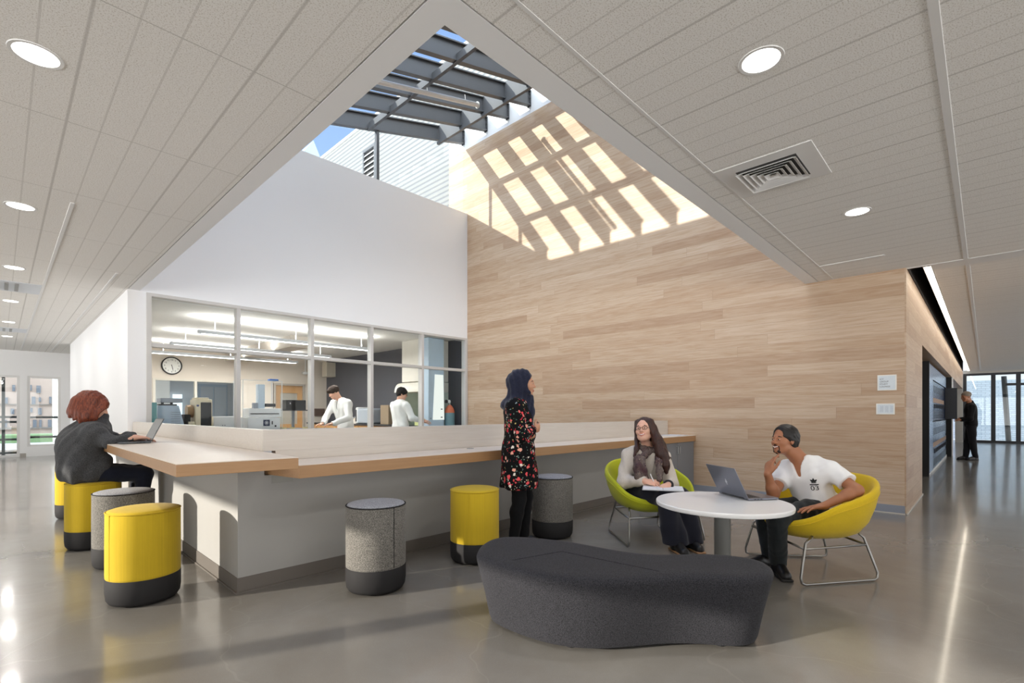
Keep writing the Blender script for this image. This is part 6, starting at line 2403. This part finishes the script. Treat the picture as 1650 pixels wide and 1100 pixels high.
# ================================================================= light
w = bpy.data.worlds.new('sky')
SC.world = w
w.use_nodes = True
nt = w.node_tree
nt.nodes.clear()
o = nt.nodes.new('ShaderNodeOutputWorld')
bg = nt.nodes.new('ShaderNodeBackground')
tc = nt.nodes.new('ShaderNodeTexCoord')
sx = nt.nodes.new('ShaderNodeSeparateXYZ')
rp = nt.nodes.new('ShaderNodeValToRGB')
mp = nt.nodes.new('ShaderNodeMapRange')
nt.links.new(tc.outputs['Generated'], sx.inputs[0])
nt.links.new(sx.outputs[2], mp.inputs['Value'])
mp.inputs['From Min'].default_value = -1
mp.inputs['From Max'].default_value = 1
nt.links.new(mp.outputs[0], rp.inputs[0])
cr = rp.color_ramp
while len(cr.elements) < 5:
    cr.elements.new(.5)
for e, (p, c) in zip(cr.elements, [(0, (.62, .60, .56)), (.49, (.80, .79, .77)), (.515, (1.0, 1.02, 1.06)), (.62, (.52, .70, 1.0)), (1, (.16, .34, .86))]):
    e.position = p
    e.color = (*c, 1)
nt.links.new(rp.outputs[0], bg.inputs[0])
# added fill: sky behind the viewpoint boosted and whitened to brighten the interior
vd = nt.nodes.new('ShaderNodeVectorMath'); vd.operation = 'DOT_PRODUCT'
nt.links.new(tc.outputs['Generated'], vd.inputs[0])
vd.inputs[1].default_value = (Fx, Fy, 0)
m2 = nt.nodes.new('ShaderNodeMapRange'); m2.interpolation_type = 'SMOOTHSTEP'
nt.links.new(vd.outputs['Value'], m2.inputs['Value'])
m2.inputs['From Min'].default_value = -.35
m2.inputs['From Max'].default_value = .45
m2.inputs['To Min'].default_value = WORLD_S * REAR_FILL
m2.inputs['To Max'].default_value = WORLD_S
# added boost by height: strong below for the ceiling, weak at eye level, full above
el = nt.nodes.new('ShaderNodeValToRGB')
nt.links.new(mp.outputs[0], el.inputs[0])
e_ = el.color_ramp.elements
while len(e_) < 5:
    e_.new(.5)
for q_, (p_, v_) in zip(e_, [(0, FILL_BELOW), (.46, FILL_BELOW), (.53, LOW), (.66, LOW * 1.2), (.80, 1.0)]):
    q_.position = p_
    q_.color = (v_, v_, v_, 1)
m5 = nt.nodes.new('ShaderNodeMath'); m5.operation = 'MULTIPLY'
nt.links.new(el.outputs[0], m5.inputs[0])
m5.inputs[1].default_value = WORLD_S * REAR_FILL
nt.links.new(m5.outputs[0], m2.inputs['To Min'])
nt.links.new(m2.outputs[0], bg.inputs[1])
m3 = nt.nodes.new('ShaderNodeMapRange'); m3.interpolation_type = 'SMOOTHSTEP'
nt.links.new(vd.outputs['Value'], m3.inputs['Value'])
m3.inputs['From Min'].default_value = -.35
m3.inputs['From Max'].default_value = .45
m3.inputs['To Min'].default_value = .85
m3.inputs['To Max'].default_value = 0
cm = nt.nodes.new('ShaderNodeMix'); cm.data_type = 'RGBA'
nt.links.new(m3.outputs[0], cm.inputs[0])
nt.links.new(rp.outputs[0], cm.inputs[6])
cm.inputs[7].default_value = (.845, .84, .825, 1)
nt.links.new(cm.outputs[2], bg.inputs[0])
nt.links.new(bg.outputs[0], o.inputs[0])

sd = Vector((1, -.405, -.26)).normalized()
L = bpy.data.lights.new('sun', 'SUN')
L.energy = SUN_S
L.color = (1.0, .93, .82)
L.angle = math.radians(.5)
so = bpy.data.objects.new('sun', L)
COL.objects.link(so)
so.rotation_euler = sd.to_track_quat('-Z', 'Y').to_euler()


def area(name, loc, rot, sx_, sy_, e, col=(1, 1, 1), shape='RECTANGLE', spread=PI):
    L = bpy.data.lights.new(name, 'AREA')
    L.shape = shape
    L.size = sx_
    if shape == 'RECTANGLE':
        L.size_y = sy_
    L.energy = e
    L.color = col
    L.spread = spread
    ob = bpy.data.objects.new(name, L)
    COL.objects.link(ob)
    ob.location = loc
    ob.rotation_euler = rot
    return ob


for i in range(-2, 6):
    area('downlight_glow', (.128, 3.42 + 2.6 * i, ZC - .012), (0, 0, 0), .17, 0, DOWN_S, (1, .97, .93), 'DISK')
for x in (-2.5, 2.68, 5.283):
    area('downlight_glow', (x, .822, ZC - .012), (0, 0, 0), .17, 0, DOWN_S, (1, .97, .93), 'DISK')
for x in (-2.5, .08, 2.68, 5.283, 10.5, 14, 18, 22, 26):
    area('downlight_glow', (x, -3.1 if x < 8 else -2.2, ZC - .012), (0, 0, 0), .17, 0, DOWN_S, (1, .97, .93), 'DISK')
area('cove_glow', (18, .515, ZC - .01), (0, 0, 0), 20.4, .06, COVE_S, (1, .88, .7))
for (x, y) in LABL:
    area('lab_tube_glow', (x, y, 2.70), (0, 0, 0), 3.4, .10, LAB_S, (1, .98, .95))
    area('lab_tube_uplight', (x, y, 2.80), (PI, 0, 0), 3.4, .10, LAB_S * .7, (1, .98, .95))

# ================================================================= camera
cd = bpy.data.cameras.new('camera')
cd.sensor_fit = 'HORIZONTAL'
cd.sensor_width = 36
cd.lens = FPX / 1650 * 36
cd.shift_y = (HZ - 550) / 1650
cd.clip_end = 300
co = bpy.data.objects.new('camera', cd)
COL.objects.link(co)
co.location = (0, 0, CAMH)
co.rotation_euler = (PI / 2, 0, TH - PI / 2)
SC.camera = co
vs = SC.view_settings
vs.view_transform = 'Standard'
vs.look = 'None'
vs.gamma = 1
vs.exposure = EXPO
vs.use_curve_mapping = False
SC.cycles.use_denoising = True
SC.cycles.max_bounces = 10
SC.cycles.diffuse_bounces = 6
SC.cycles.glossy_bounces = 4
SC.cycles.transparent_max_bounces = 16
SC.cycles.sample_clamp_indirect = 6
SC.cycles.caustics_reflective = False
SC.cycles.caustics_refractive = False
